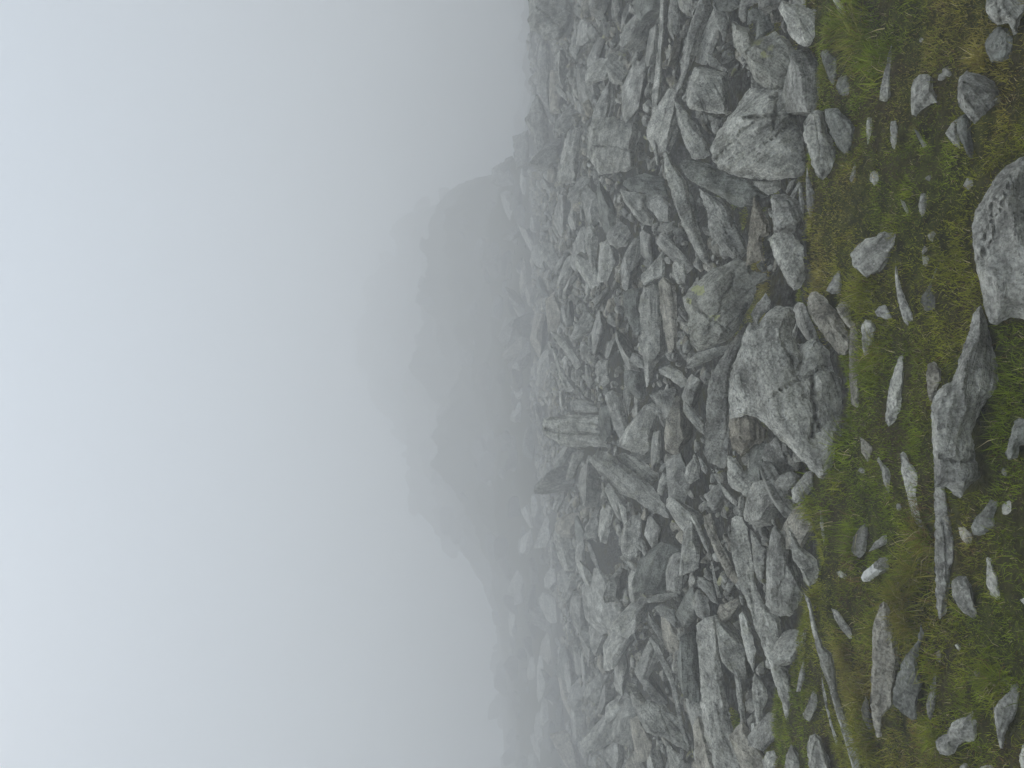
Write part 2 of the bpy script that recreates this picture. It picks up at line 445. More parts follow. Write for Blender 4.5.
def drawn_rock(d, seed):
    rng = np.random.default_rng(seed)
    P = np.array(d['P'], float)
    area = .5 * np.sum(P[:, 0] * np.roll(P[:, 1], -1) - np.roll(P[:, 0], -1) * P[:, 1])
    if area < 0: P = P[::-1]; area = -area
    m0, m1 = P.min(0), P.max(0)
    ctr = P.mean(0)
    # principal axes
    q = P - ctr
    ev, evec = np.linalg.eigh(q.T @ q)
    ax = evec[:, 1]
    if ax[1] > 0: ax = -ax                     # points to world right (smaller py)
    L = np.ptp(q @ ax); per = np.array([ax[1], -ax[0]]); W = max(area / max(L, 1) * 1.15, 3)
    mind = min(L, W)
    step = float(np.clip(math.sqrt(area) / 38, 1.25, 4.0))
    # outline, resampled and roughened
    pts = []
    for i in range(len(P)):
        a, b = P[i], P[(i + 1) % len(P)]
        k = max(1, int(round(np.hypot(*(b - a)) / step)))
        for j in range(k): pts.append(a + (b - a) * j / k)
    O = np.array(pts)
    tn = np.roll(O, -1, 0) - np.roll(O, 1, 0)
    nn = np.stack([tn[:, 1], -tn[:, 0]], 1); nn /= np.linalg.norm(nn, axis=1)[:, None] + 1e-9
    amp = min(1.1, .05 * mind + .15)
    O = O + nn * (amp * fbm(O[:, 0] / 5.0, O[:, 1] / 5.0, O[:, 0] * 0 + seed, 3))[:, None]
    gx, gy = np.meshgrid(np.arange(m0[0], m1[0], step), np.arange(m0[1], m1[1], step))
    gx = gx.ravel() + rng.uniform(-.3, .3, gx.size) * step; gy = gy.ravel() + rng.uniform(-.3, .3, gy.size) * step
    ok = inside(O, gx, gy)
    gx, gy = gx[ok], gy[ok]
    dm = np.full(gx.shape, 1e9)
    for i in range(len(O)): dm = np.minimum(dm, segdist(gx, gy, O[i], O[(i + 1) % len(O)]))
    ok = dm > .55 * step
    I = np.stack([gx[ok], gy[ok]], 1)
    A = np.concatenate([O, I])
    nO = len(O)
    res = delaunay_2d_cdt([Vector(p) for p in A], [(i, (i + 1) % nO) for i in range(nO)], [], 1, 1e-4)
    A2 = np.array([[p.x, p.y] for p in res[0]]); tri = np.array(res[2], int)
    x, y = A2[:, 0], A2[:, 1]
    # which vertices are on the rim
    de = np.full(x.shape, 1e9)
    for i in range(nO): de = np.minimum(de, segdist(x, y, O[i], O[(i + 1) % nO]))
    rim = de < 1e-3
    # broken faces: one plane rises from every side, cut off by two or three cap planes
    thick = d.get('thick', .34) * mind * rng.uniform(.85, 1.15)
    off = np.full(x.shape, 1e9)
    nP = len(P)
    for i in range(nP):
        a, b = P[i], P[(i + 1) % nP]
        e = b - a
        nrm = np.array([e[1], -e[0]]) / (np.hypot(*e) + 1e-9)      # outward
        up = -nrm[0]                                               # +1: this side faces the sky
        s = rng.uniform(1.0, 2.6) * (1.25 if up > .3 else 1.0)
        if rng.random() < .22: s *= .45
        off = np.minimum(off, s * segdist(x, y, a, b))
    u, v = (x - ctr[0]) / mind, (y - ctr[1]) / mind
    s1 = (q @ ax)
    for c in range(3):
        an = rng.uniform(0, 2 * math.pi); g = rng.uniform(.18, .60) * (0.6 if c == 0 else 1)
        o = rng.uniform(-.15, .25) * (0 if c == 0 else 1)
        off = np.minimum(off, thick * (1.0 + o) + g * mind * (u * math.cos(an) * .6 + v * math.sin(an) * .6 * mind / max(L, mind) * 1.4))
    off = np.maximum(off, -.15 * thick)
    # crumbling and layering
    edge = sstep(0, 2.2 * step, de)
    al = (np.stack([x, y], 1) - ctr) @ ax; cr = (np.stack([x, y], 1) - ctr) @ per
    sc = max(mind, 10)
    warp = 2.0 * fbm(al / sc * .9, cr / sc * .9, x * 0 + seed, 2)
    lay = vnoise(al / sc * .8 + seed, cr / sc * 7 + warp, x * 0 + 1) 
    lay2 = vnoise(al / sc * 1.7 + seed, cr / sc * 15 + warp, x * 0 + 7)
    nz = fbm(x / sc * 2.4, y / sc * 2.4, x * 0 + seed * .37, 5, .55)
    rgd = 1 - np.abs(fbm(x / sc * 1.5 + 9, y / sc * 1.5, x * 0 + seed * .71, 3)) * 2
    ro = d.get('rough', 1.0)
    off = off + edge * mind * ro * (.022 * np.sign(lay) * np.abs(lay) ** .5 + .010 * lay2 + .020 * nz + .006 * np.clip(rgd, -1, 1))
    fissures = []
    if area > 900 and rng.random() < .8:                   # fissures run across the bigger blocks
        for c in range(1 + int(area > 3000)):
            an = math.atan2(ax[1], ax[0]) + rng.choice([0.0, 1.3]) + rng.normal(0, .3)
            o = ctr + ax * rng.uniform(-.25, .25) * L + per * rng.uniform(-.25, .25) * W
            e = np.array([math.cos(an), math.sin(an)]); f = np.array([-e[1], e[0]])
            h_ = rng.uniform(.3, .6) * max(W, .5 * L)
            fissures.append([o + e * t * h_ + f * rng.normal(0, .05) * h_ for t in np.linspace(-1, 1, 7)])
    for ck in fissures:
        dc = np.full(x.shape, 1e9)
        for i in range(len(ck) - 1): dc = np.minimum(dc, segdist(x, y, ck[i], ck[i + 1]))
        off = off - edge * .07 * mind * np.exp(-((dc + .5 * fbm(x / 5, y / 5, x * 0, 2)) / (.7 + .15 * step)) ** 2)
    for ck in d.get('cracks', []):
        dc = np.full(x.shape, 1e9)
        for i in range(len(ck) - 1): dc = np.minimum(dc, segdist(x, y, ck[i], ck[i + 1]))
        wv = .8 * fbm(x / 6, y / 6, x * 0, 2)
        off = off - edge * .13 * mind * np.exp(-((dc + wv) / (.9 + .22 * step)) ** 2)
    # back
    tb = d.get('back', .55) * mind * rng.uniform(.9, 1.2)
    bo = np.minimum(de * rng.uniform(1.0, 1.8), tb * (1 + .25 * (u * rng.uniform(-1, 1) + v * rng.uniform(-1, 1)))) + edge * mind * .05 * nz
    # real place and size
    D = d.get('D')
    if D is None:
        bx = m1[0]
        low = P[P[:, 0] > bx - .06 * (m1[0] - m0[0]) - .5]
        D = hit(bx - 1.0, float(low[:, 1].mean())) or 40.0
    D *= d.get('dk', 1.0)
    mpp = D / F
    lean = d.get('lean', rng.uniform(.4, 1.1))
    depth = D + lean * (m1[0] - x) * mpp
    rx, rz = ray(x, y)
    fr = np.stack([rx, np.ones_like(rx), rz], 1) * (depth - off * mpp)[:, None]
    bk = np.stack([rx, np.ones_like(rx), rz], 1) * (depth + bo * mpp)[:, None]
    n = len(x)
    remap = np.arange(n); ii = np.nonzero(~rim)[0]
    remap[ii] = n + np.arange(len(ii))
    V = np.concatenate([fr, bk[ii]]); V[:, 2] += H
    p0, p1, p2 = fr[tri[:, 0]], fr[tri[:, 1]], fr[tri[:, 2]]
    nr = np.cross(p1 - p0, p2 - p0)
    flip = np.einsum('ij,ij->i', nr, p0) > 0
    tri[flip] = tri[flip][:, ::-1]
    T = np.concatenate([tri, remap[tri][:, ::-1]])
    # own frame: x along the rock, z across its layers
    ex = Vector((-ax[1], lean * -ax[0] * .5, -ax[0])).normalized()
    ez0 = Vector((-per[1], 0, -per[0]))
    ey = ez0.cross(ex).normalized(); ez = ex.cross(ey).normalized()
    c0 = Vector(V.mean(0))
    Mx = Matrix((ex, ey, ez)).transposed().to_4x4(); Mx.translation = c0
    Rm = np.array(Matrix((ex, ey, ez)))
    Vl = (V - np.array(c0)) @ Rm.T
    me = mesh_np(d['name'], Vl, T, M_ROCK)
    patches = ([(d['quartz'], M_QUARTZ)] if 'quartz' in d else []) + [(q, M_LICHEN) for q in d.get('lichen', [])]
    if patches and len(me.polygons) == len(T):
        mi = np.zeros(len(T), np.int32)
        cx, cyy = x[tri].mean(1), y[tri].mean(1)
        for qa, qm in patches:
            if qm.name not in me.materials: me.materials.append(qm)
            hq = inside(np.array(qa, float), cx + 1.6 * vnoise(cx / 2.5, cyy / 2.5, cx * 0), cyy + 1.6 * vnoise(cx / 2.5, cyy / 2.5, cx * 0 + 9))
            mi[:len(tri)][hq] = me.materials.find(qm.name)
        me.polygons.foreach_set("material_index", mi)
    me.set_sharp_from_angle(angle=math.radians(30))
    o = link(d['name'], me, kind="thing", cat=d['cat'], group=d['group'])
    o.matrix_world = Mx
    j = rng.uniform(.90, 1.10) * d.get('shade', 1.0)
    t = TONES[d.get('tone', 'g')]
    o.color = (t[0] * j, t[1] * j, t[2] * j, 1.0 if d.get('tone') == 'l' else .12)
    MASK[inside(P, GPX, GPY)] = True
    if ctr[0] > 775: TURFMASK[inside(P, GPX, GPY)] = True
    ROCKS.append(dict(o=o, px=float(ctr[0]), py=float(ctr[1]), L=L, W=mind, D=D, mpp=mpp, ax=ax, d=d, base=float(m1[0]), m0=m0, m1=m1))
    return o
CROP = {}
for _c, _x in (('A', 848), ('B', 672), ('C', 516)):
    for _r, _y in enumerate((0, 128, 256, 384, 512, 636)): CROP[_c + str(_r)] = (_x, _y)
K = 176 / 1024
DRAWN = []
def T(crop, tone, pts, label=None, ref=None, field=None, **kw):
    x0, y0 = CROP[crop]
    conv = lambda f: [(x0 + f[i] * K, y0 + f[i + 1] * K) for i in range(0, len(f), 2)]
    d = dict(P=conv(pts), tone=tone, label=label, ref=ref, **kw)
    for key in ('quartz',):
        if key in d: d[key] = conv(d[key])
    if 'lichen' in d: d['lichen'] = [conv(c) for c in d['lichen']]
    if 'cracks' in d: d['cracks'] = [conv(c) for c in d['cracks']]
    d['field'] = crop[0] != 'A' if field is None else field
    DRAWN.append(d)

# ---- stones and boulders lying in the turf nearest the camera
T('A0','p',[805,-10,800,60,830,110,870,150,930,140,965,200,985,190,1000,120,1040,60,1050,-60,900,-90,820,-60],"pale mottled stone in the turf at the sky-ward grass corner, touching a round dark stone","the pale corner stone")
T('A0','d',[795,250,815,200,870,155,930,165,985,225,980,290,945,350,880,370,835,355,805,300],"round dark stone with whitish lichen spots touching the pale corner stone","the round dark stone",tone2=1)
T('A0','g',[632,520,650,450,690,412,760,425,850,475,895,560,890,590,820,640,735,720,690,670,650,620,635,570],"smooth grey leaf-shaped stone with wavy grain in bright green grass","the leaf-shaped stone")
T('A0','p',[362,510,410,430,470,425,500,460,500,520,530,600,490,605,430,640,400,680,370,670,365,600],"pale oval stone mottled dark and white, ringed by browned grass","the mottled oval stone")
T('A0','p',[255,250,262,330,250,430,245,560,230,590,180,585,190,510,215,400,235,300],"slim pale slab edge under a tall dark grass tuft near the split stone","the slim edge slab")
T('A1','p',[565,30,600,-30,640,-60,640,0,650,60,660,130,610,90],"small light half of a cleft stone beside the leaf-shaped stone","the light cleft stone")
T('A1','d',[640,-60,690,-90,720,-40,715,30,740,150,720,180,690,150,655,70,635,0],"small dark half of a cleft stone beside the leaf-shaped stone","the dark cleft stone")
T('A1','g',[720,560,735,490,790,400,840,310,900,240,980,180,1040,160,1150,180,1220,500,1210,1000,1130,1130,1030,1120,950,1100,900,1120,860,1150,825,1140,800,1060,770,920,740,780,725,660],"largest pitted grey boulder in the grass, cut off by the photo's grassy edge","the largest grass boulder",lean=.55,thick=.3,rough=.8,shade=.86)
T('A1','d',[380,0,400,40,430,110,450,150,490,155,500,110,450,80,410,20],"small dark wedge stone with a pale rim beyond the cleft stones","the pale-rimmed wedge")
T('A1','g',[105,0,110,100,140,170,150,120,148,0,140,-60,110,-60])
T('A1','g',[245,0,250,80,270,160,290,120,290,0,280,-40,250,-40])
T('A1','p',[10,300,20,250,50,180,95,90,102,100,55,210,45,280,20,315],"pale sliver of slab running out from under the dark half of the split stone","the pale sliver")
T('A1','g',[125,270,150,245,185,245,188,310,155,335,130,310])
T('A1','g',[410,450,425,385,455,380,470,430,465,490,430,520,415,490],"small smooth oval stone upright in dark grass between the pale angular and cleft stones","the small oval stone")
T('A1','g',[668,335,690,290,735,290,745,340,700,365])
T('A1','p',[15,740,40,700,100,650,190,615,215,598,235,615,290,595,285,680,255,750,190,830,110,870,40,820,18,780],"pale angular stone with a jagged end, alone in open turf","the pale angular stone",thick=.28)
T('A1','g',[462,625,490,600,525,605,520,680,500,700,480,660])
T('A2','g',[432,0,470,0,485,20,460,65,435,50,430,-30,445,-60,465,-40])
T('A1','d',[640,560,660,510,700,520,715,600,715,720,718,850,680,860,660,800,640,720,630,640],"dark slab in the grass tucked against the largest grass boulder","the tucked dark slab",dk=1.02)
T('A1','p',[300,410,330,430,360,490,370,525,350,520,320,460])
T('A2','p',[275,20,283,60,300,150,320,210,350,280,385,350,395,380,365,375,350,408,325,380,300,310,285,240,272,130],"thin curved pale slab like a rib, splintered at one end, in green turf","the rib-like slab")
T('A2','d',[540,10,520,70,490,150,495,200,520,240,550,270,540,310,480,318,450,318,422,275,430,235,470,170,510,80],"dark wedge with one long straight edge, between rib-like slab and largest grass boulder","the straight-edged wedge")
T('A2','g',[155,325,180,290,215,285,240,320,265,365,240,372,170,350],"small dull triangular stone half sunk in a pale grass tuft","the triangular tuft stone")
T('A2','w',[10,375,60,370,75,385,70,480,65,640,65,800,72,890,60,900,20,860,10,760,5,560],"long layered slab edge lying beside the giant cracked boulder's grass side","the layered slab edge")
T('A2','p',[78,400,100,368,140,375,170,430,150,480,125,560,100,580,80,540],"short pale flaky stone beside the layered slab edge","the flaky stone")
T('A2','p',[325,560,330,640,325,740,310,800,305,900,270,960,235,1000,218,960,220,860,245,750,270,650,300,580],"smooth narrow pale slab pointing through short grass beyond the long ridge boulder","the smooth narrow slab")
T('A2','g',[340,470,358,500,365,590,350,600,338,540])
T('A2','w',[455,680,465,630,500,615,540,660,550,720,520,768,490,850,470,840,458,760],"low grooved stone against the far side of the long ridge boulder","the grooved stone")
T('A3','g',[770,-460,800,-400,815,-330,850,-180,880,-40,860,40,800,100,750,200,720,290,740,420,770,540,720,580,650,660,610,640,570,600,510,600,497,450,490,300,483,130,500,70,545,5,600,-10,620,-60,660,-170,700,-300,715,-370,745,-440],"long pitted ridge-like boulder rising from the grass beside the largest grass boulder","the long ridge boulder",thick=.42,lean=.35,cracks=[[540,420,640,455,740,440]])
T('A4','g',[503,0,505,100,505,300,508,430,515,560,530,618,565,600,580,520,590,430,600,340,630,280,630,150,610,80,570,-150,500,-150],"long split slab continuing the ridge boulder, cracked lengthwise","the long split slab",cracks=[[555,60,570,200,575,400]])
T('A4','g',[600,400,640,370,690,375,715,430,740,540,760,600,730,622,680,595,640,550,610,490],"speckled stone tapering at both ends beside the long split slab","the speckled taper")
T('A4','g',[865,30,880,-40,960,-100,1040,-120,1200,-100,1250,200,1200,500,1060,520,1020,435,980,330,930,210,890,120],"flat grey slab with dark parallel stripes, cut off by the photo's grassy edge","the striped slab",lean=1.3,thick=.16,rough=.8)
T('A4','d',[715,90,740,40,790,-20,830,-70,880,-60,865,30,870,90,820,120,760,135,730,130],"dark blunt stone wedged against the striped slab","the dark blunt stone")
T('A4','w',[640,90,680,85,730,135,720,180,690,190,655,150],"tan splintered stone between the long split slab and the dark blunt stone","the tan splinter")
T('A4','p',[810,265,830,270,850,320,880,370,885,430,910,500,905,522,870,520,830,480,802,420,803,340],"small pale knobbly slab in the grass between speckled taper and striped slab","the knobbly slab")
T('A4','p',[1000,510,1030,500,1060,530,1030,545])
T('A3','p',[305,410,320,395,345,420,360,460,400,500,430,540,445,640,455,760,470,840,460,880,440,870,400,820,370,750,350,680,330,600,308,510,312,450],"long pale spindle-shaped slab with fine stripes, alone in turf","the spindle slab",cracks=[])
T('A3','g',[165,440,180,425,210,470,250,510,262,540,265,595,235,630,210,580,195,500],"small dark stone with a white quartz patch around its middle","the quartz-patched stone",quartz=[200,510,250,515,262,560,255,590,215,560,198,540])
T('A3','w',[65,300,100,330,150,370,135,440,115,460,80,400],"flat brownish stone in turf just in front of the giant cracked boulder's tip","the flat brownish stone")
T('A3','d',[965,220,1000,200,1100,200,1120,330,1000,360,985,430,935,440,915,400,945,300],"dull stone overgrown with moss at the photo's grassy edge before the striped slab","the mossy edge stone")
T('A4','g',[20,220,30,150,60,100,100,65,125,90,115,160,100,230,70,268,35,255],"grey pear-shaped stone in turf beyond the white quartz stone","the pear-shaped stone")
T('A4','g',[120,230,150,180,200,140,255,122,265,140,220,190,160,220],"narrow tilted stone between the pear-shaped and the white quartz stone","the narrow tilted stone")
T('A4','g',[75,380,90,345,140,305,190,270,240,260,245,330,215,355,170,375,130,402,90,408],"grey stone with a bright white quartz end","the white quartz stone",quartz=[70,385,90,345,140,300,155,330,200,345,170,375,130,402,80,410])
T('A4','p',[390,295,410,265,440,255,458,275,430,300,400,312],"tiny pale lone pebble in turf before the long split slab","the lone pebble")
T('A4','p',[75,470,85,435,95,460,100,495,85,490])
T('A4','p',[285,405,295,400,305,450,310,510,295,510])
T('A4','d',[325,530,340,485,380,485,375,530,340,560])
T('A5','w',[205,-205,235,-190,260,-60,280,20,310,130,290,230,260,330,265,400,200,470,190,580,170,590,145,520,132,400,135,250,140,100,140,0,150,-80,175,-150],"tall kite-shaped slab of warm grey in long grass","the kite-shaped slab",thick=.25)
T('A5','d',[405,20,425,-70,440,-20,425,60,400,140,410,230,440,270,400,380,400,480,370,490,300,440,262,390,260,320,285,240,310,170,340,110],"dark triangular slab propped against the kite-shaped slab","the dark triangular slab",dk=.985)
T('A5','p',[100,350,120,380,130,480,165,580,155,588,110,530,78,460,78,420],"small white-flecked slab leaning on the far side of the kite-shaped slab","the white-flecked slab",quartz=[85,430,100,420,112,460,100,475])
T('A5','g',[515,165,535,210,535,320,510,400,490,470,478,490,460,450,455,400,480,300,500,220],"slender diamond-shaped stone upright between triangular slab and bent stone","the slender diamond stone")
T('A5','w',[512,100,530,75,550,80,562,120,562,175,545,180,515,140],"little hooked stone at the tip of the slender diamond stone","the hooked stone")
T('A5','p',[655,190,670,240,675,300,660,380,645,395,635,360,640,280],"thin pale splinter in turf behind the bent stone's knob","the thin pale splinter")
T('A5','p',[510,620,525,585,575,570,605,500,640,488,700,460,730,425,755,460,770,520,765,600,710,610,640,630,620,680,580,700,540,690,515,660],"bent pale stone with a rounded knob, like a boot, in turf","the bent stone",thick=.45,rough=.6)
T('A5','g',[850,420,880,380,930,330,960,275,1000,270,1010,330,985,440,940,520,910,590,905,660,885,655,862,580,855,500],"hunched dark-streaked stone at the photo's grassy edge beside the bent stone","the hunched stone")
T('A5','p',[995,700,1010,640,1040,620,1100,640,1100,800,1010,800],"pale stone filling the very corner of the photo's turf","the far corner stone")
T('A5','g',[650,760,670,740,700,745,715,800,650,800])
T('A5','p',[770,765,800,750,860,755,870,810,770,810])
T('B5','p',[765,-250,790,-180,820,-10,850,110,870,190,905,280,920,330,950,430,990,560,1030,700,1060,800,1110,820,1085,680,1045,560,1000,440,960,310,950,200,930,100,880,60,840,-60,800,-220],"very long diagonal slab with a dark side and white edge, crossing the turf","the long diagonal slab",field=False,thick=.5,lean=.3)
T('B5','p',[870,230,885,300,910,420,940,540,985,670,980,690,955,640,920,520,890,400,872,300],"hair-thin slab edge parallel to the long diagonal slab","the hair-thin slab",field=False)
T('B5','p',[790,620,800,580,835,565,870,600,900,680,930,780,940,860,820,860,800,780,788,700],"rounded egg-shaped pale stone in turf by the hair-thin slab","the egg-shaped stone",field=False,rough=.7)
T('B5','p',[660,720,675,660,695,630,730,680,750,740,750,840,655,840],"upright tooth-like stone beside the egg-shaped stone","the tooth-like stone",field=False)
T('B5','p',[527,720,550,675,590,665,615,700,615,800,560,840,530,800],"knobbly pale stone with white spots at the turf margin past the tooth-like stone","the white-spotted knob",field=False)
T('B5','p',[760,450,790,390,820,320,848,295,860,370,850,420,820,480,800,505,770,480],"fluted lozenge stone in turf between spear-shaped slab and long diagonal slab","the fluted lozenge",field=False)
T('B5','g',[765,130,780,170,770,250,745,320,722,325,735,250,750,180],field=False)
T('B5','p',[580,480,600,475,605,540,590,572,578,560],field=False)
T('B5','p',[480,210,520,260,550,310,560,360,530,430,525,520,510,600,495,560,480,450,465,330,468,250],"pale kite stone with a long tail beside the spear-shaped slab","the tailed kite stone")
T('B4','p',[345,35,375,22,410,30,440,90,455,190,475,330,490,440,540,540,600,590,625,620,640,700,640,800,640,890,690,950,695,1100,690,1200,685,1275,665,1200,640,1120,610,1030,570,900,530,800,480,660,440,540,410,470,370,340,340,200],"very long pale spear-shaped slab, broad at one end and pointed in turf","the spear-shaped slab",thick=.3,cracks=[[450,180,460,450,500,720]])
T('B4','g',[455,100,500,150,545,220,540,330,520,420,490,380,470,280],"narrow wedge squeezed between the spear-shaped slab and the mottled boulder","the squeezed wedge",dk=1.02)
T('B4','g',[580,90,600,70,640,110,680,90,690,200,710,290,750,380,755,480,730,560,690,605,630,610,580,590,545,540,545,400,555,220],"bulky mottled boulder between the spear-shaped slab and the ribbed stone","the mottled boulder",thick=.4)
T('B4','p',[680,90,710,130,750,200,800,240,840,280,855,340,845,400,795,432,770,400,740,330,705,280,690,190],"ribbed pale stone at the turf edge in front of the mottled boulder","the ribbed stone",field=False)
T('B4','p',[925,560,960,570,1000,620,1040,680,1060,740,1030,735,980,680,945,620],field=False)
T('B4','p',[955,350,980,340,1030,370,1050,400,1020,400,980,380],field=False)
T('B4','p',[860,-20,880,20,885,100,895,190,885,200,870,130,860,60],field=False)
T('B4','p',[390,600,410,570,440,620,470,720,490,820,475,935,440,860,420,780,400,700],"pale blade-like stone behind the middle of the spear-shaped slab","the blade-like stone")
T('B4','w',[262,590,280,540,340,520,385,490,400,540,360,600,330,640,280,640],"small brownish lump behind the blade-like stone","the brownish lump")
T('B4','g',[145,370,180,380,240,420,262,480,270,540,240,530,190,470,150,430])
T('B4','g',[125,480,150,450,210,500,222,600,190,630,135,600,118,540])
T('B4','w',[180,20,230,5,250,100,270,160,310,230,350,310,370,370,330,390,290,310,250,230,215,150,190,80],"long brown-grey plank of rock behind the broad end of the spear-shaped slab","the brown-grey plank")
T('B4','p',[95,0,130,20,170,90,210,190,235,290,260,400,290,500,265,500,240,400,220,260,180,190,150,120],"thin pale curved plank lying behind the brown-grey plank","the thin curved plank")
T('B5','p',[140,-60,180,-110,250,-115,270,0,275,140,300,250,330,430,360,560,400,700,420,820,250,820,230,700,190,580,165,400,165,200,145,60],"broad long pale slab over a shaded hollow, cut by the photo's bottom edge","the broad pale slab",thick=.3)
T('B5','p',[355,170,390,220,410,350,430,500,440,640,430,660,400,500,375,350,368,270],"slim pale edge of a slab beside the hollow under the broad pale slab","the slim hollow-side slab")
T('B5','p',[95,390,110,380,125,480,150,640,155,690,130,600,105,470])

# ---- the boulder field
T('B0','l',[350,115,400,150,455,165,480,235,560,200,600,180,680,230,720,290,740,380,725,470,650,510,580,525,520,500,480,460,450,390,430,350,370,290,350,210],"boulder spotted with yellow lichen, sitting on the blunt pale boulder","the yellow-spotted boulder",lichen=[[470,365,500,368,508,440,478,448],[540,305,580,312,562,355],[525,420,555,425,545,470],[640,425,692,428,680,455]],thick=.28,lean=.6)
T('B0','p',[85,520,100,450,130,395,180,390,280,415,335,440,330,560,315,660,280,665,200,655,100,635,80,590],"square-cut pale block with a dark cavity under it, behind the blunt pale boulder","the square-cut block",thick=.3)
T('B0','g',[195,300,230,310,270,360,330,420,290,415,220,385,200,350])
T('B0','g',[155,0,210,-40,235,60,180,220,130,330,100,430,60,520,25,560,20,520,50,430,55,340,75,240,110,130,140,40],"long pole-like slab sloping behind the square-cut block","the pole-like slab",thick=.5)
T('B0','g',[235,0,300,60,340,80,340,130,305,250,285,200,255,140,240,60])
T('B0','d',[230,-40,400,-40,395,40,340,70,270,60],"dark block at the photo's top edge behind the yellow-spotted boulder","the dark top block")
T('B0','g',[400,0,520,-40,530,10,440,40,430,130,385,100,390,50])
T('B0','d',[440,60,500,40,570,70,600,160,540,210,485,235,490,130,440,140],"dark lump resting behind the yellow-spotted boulder","the dark lump",dk=1.02)
T('B0','p',[620,50,640,0,670,10,690,30,720,18,780,45,840,60,845,140,830,230,790,270,730,260,680,200,650,110],"furrowed pale stone at the turf edge beside the yellow-spotted boulder","the furrowed stone")
T('B0','p',[935,0,970,-10,1010,60,1024,100,980,80],field=False)
T('B0','d',[865,310,885,290,920,300,975,340,970,440,945,510,910,460,880,380],"dark hollow-faced slab in a grass tuft beyond the split stone","the hollow-faced slab",field=False)
T('B0','d',[945,500,980,450,1040,400,1080,450,1080,520,1020,570,970,550],field=False,dk=1.01)
T('B1','p',[230,170,222,120,240,70,270,10,310,-40,380,-120,420,-190,450,-235,520,-230,640,-235,735,-250,745,-180,735,-100,720,-20,750,20,770,100,775,230,760,280,690,292,560,305,430,290,330,265,260,230],"big pale flat-fronted boulder with a blunt end, under the yellow-spotted boulder","the blunt pale boulder",thick=.25,lean=.7,cracks=[[615,-190,600,-60,590,0],[420,-60,620,-70]])
T('B1','p',[760,40,770,-30,800,-90,850,-115,885,-100,900,20,940,80,960,180,940,250,880,305,840,270,810,210,790,130],"pale half of a split stone at the turf edge by the blunt pale boulder","the pale split half",field=False,thick=.4)
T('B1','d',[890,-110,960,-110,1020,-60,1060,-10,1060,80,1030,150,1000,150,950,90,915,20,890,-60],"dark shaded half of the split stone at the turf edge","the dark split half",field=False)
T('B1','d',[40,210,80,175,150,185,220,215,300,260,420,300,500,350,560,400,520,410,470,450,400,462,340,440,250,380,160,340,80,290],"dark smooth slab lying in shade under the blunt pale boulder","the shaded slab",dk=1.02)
T('B1','g',[155,350,200,375,280,410,340,470,370,560,420,650,438,720,400,765,350,765,290,710,230,640,205,560,205,480,180,430],"swollen spindle-shaped rock with a white spot, beside the leaf slab","the swollen rock",quartz=[280,585,315,580,325,615,295,625],thick=.45)
T('B1','b',[475,395,510,440,540,510,570,550,570,620,520,640,540,768,430,800,440,660,455,520],"pointed brown shard standing between the swollen rock and the mossy block","the brown shard")
T('B1','p',[460,305,540,310,630,305,640,350,590,385,560,395,510,360],"pale keystone wedged beneath the blunt pale boulder","the keystone")
T('B1','g',[575,390,650,380,750,430,770,520,750,570,715,605,660,620,590,610,580,500],"blocky brown-tinged rock at the turf edge under the keystone","the mossy block",dk=1.01)
T('B1','p',[565,645,600,615,700,620,770,690,770,768,780,880,740,930,710,945,670,900,640,830,600,770],"tapering pale block at the turf edge beside a deep dark hole","the tapering block")
T('B1','g',[660,370,680,310,720,295,700,350,670,385])
T('B1','g',[675,410,740,310,755,330,700,425])
T('B1','g',[735,350,755,335,770,440,765,510,745,470])
T('B1','g',[785,210,800,300,830,380,832,510,805,525,785,470,778,340],"flat slab edge flush with the turf beside the pale split half","the flush slab edge",field=False)
T('B1','p',[0,200,40,260,80,310,110,430,150,560,190,680,220,768,215,800,180,790,120,690,70,590,30,490,0,400,-40,260,-50,150,-30,130],"long leaf-shaped pale slab pitched among boulders beside the swollen rock","the leaf slab",thick=.3)
T('B0','p',[15,590,40,600,80,640,120,700,150,740,200,820,220,900,190,930,115,925,80,850,40,740],"pale tilted slab below the square-cut block, meeting the shaded slab","the tilted slab")
T('B0','g',[210,670,260,670,310,690,270,768,250,780,230,760])
T('B1','d',[90,330,120,390,150,480,160,560,140,560,110,450])
T('B2','l',[60,240,90,200,150,140,230,80,300,55,370,20,440,30,470,90,540,100,560,130,490,170,480,250,440,310,410,380,390,430,330,490,240,530,150,555,110,510,95,420,100,340,70,290],"big rounded boulder with a yellow-green lichen blotch, behind the giant cracked boulder","the lichen-blotched boulder",lichen=[[118,180,185,172,195,215,150,232,125,215],[65,248,115,238,108,285],[215,340,270,345,260,385]],thick=.38)
T('B2','p',[75,650,100,600,150,560,240,535,340,510,350,530,290,580,200,620,110,655],"flat pale slab jutting from under the lichen-blotched boulder","the jutting slab",dk=1.01)
T('B2','g',[455,340,500,270,545,215,575,260,570,310,520,350,500,390,550,470,530,495,490,450,480,390],"small block caught in the notch between the lichen-blotched and giant cracked boulders","the notch block",dk=.98)
T('B3','g',[445,-360,390,-310,330,-220,260,-110,230,-60,205,30,200,150,190,300,185,400,215,460,300,495,320,480,330,330,325,180,330,80,360,-100,420,-250,480,-330],"smooth upright slab forming the misty side of the giant cracked boulder","the smooth upright slab",lean=.5,thick=.22,rough=.6)
T('B3','g',[450,-360,500,-350,560,-420,600,-455,700,-445,715,-400,700,-280,740,-225,840,-275,870,-240,920,-190,930,-100,985,-20,990,60,985,200,970,400,940,470,880,550,850,540,760,450,680,370,600,290,500,200,440,180,340,200,330,100,340,-60,400,-230],"giant cracked boulder with a sharp tip overhanging the turf","the giant cracked boulder",thick=.26,lean=.7,shade=1.1,cracks=[[815,-60,825,60,832,190,805,330],[832,190,862,260],[740,-225,760,-150,735,-90]])
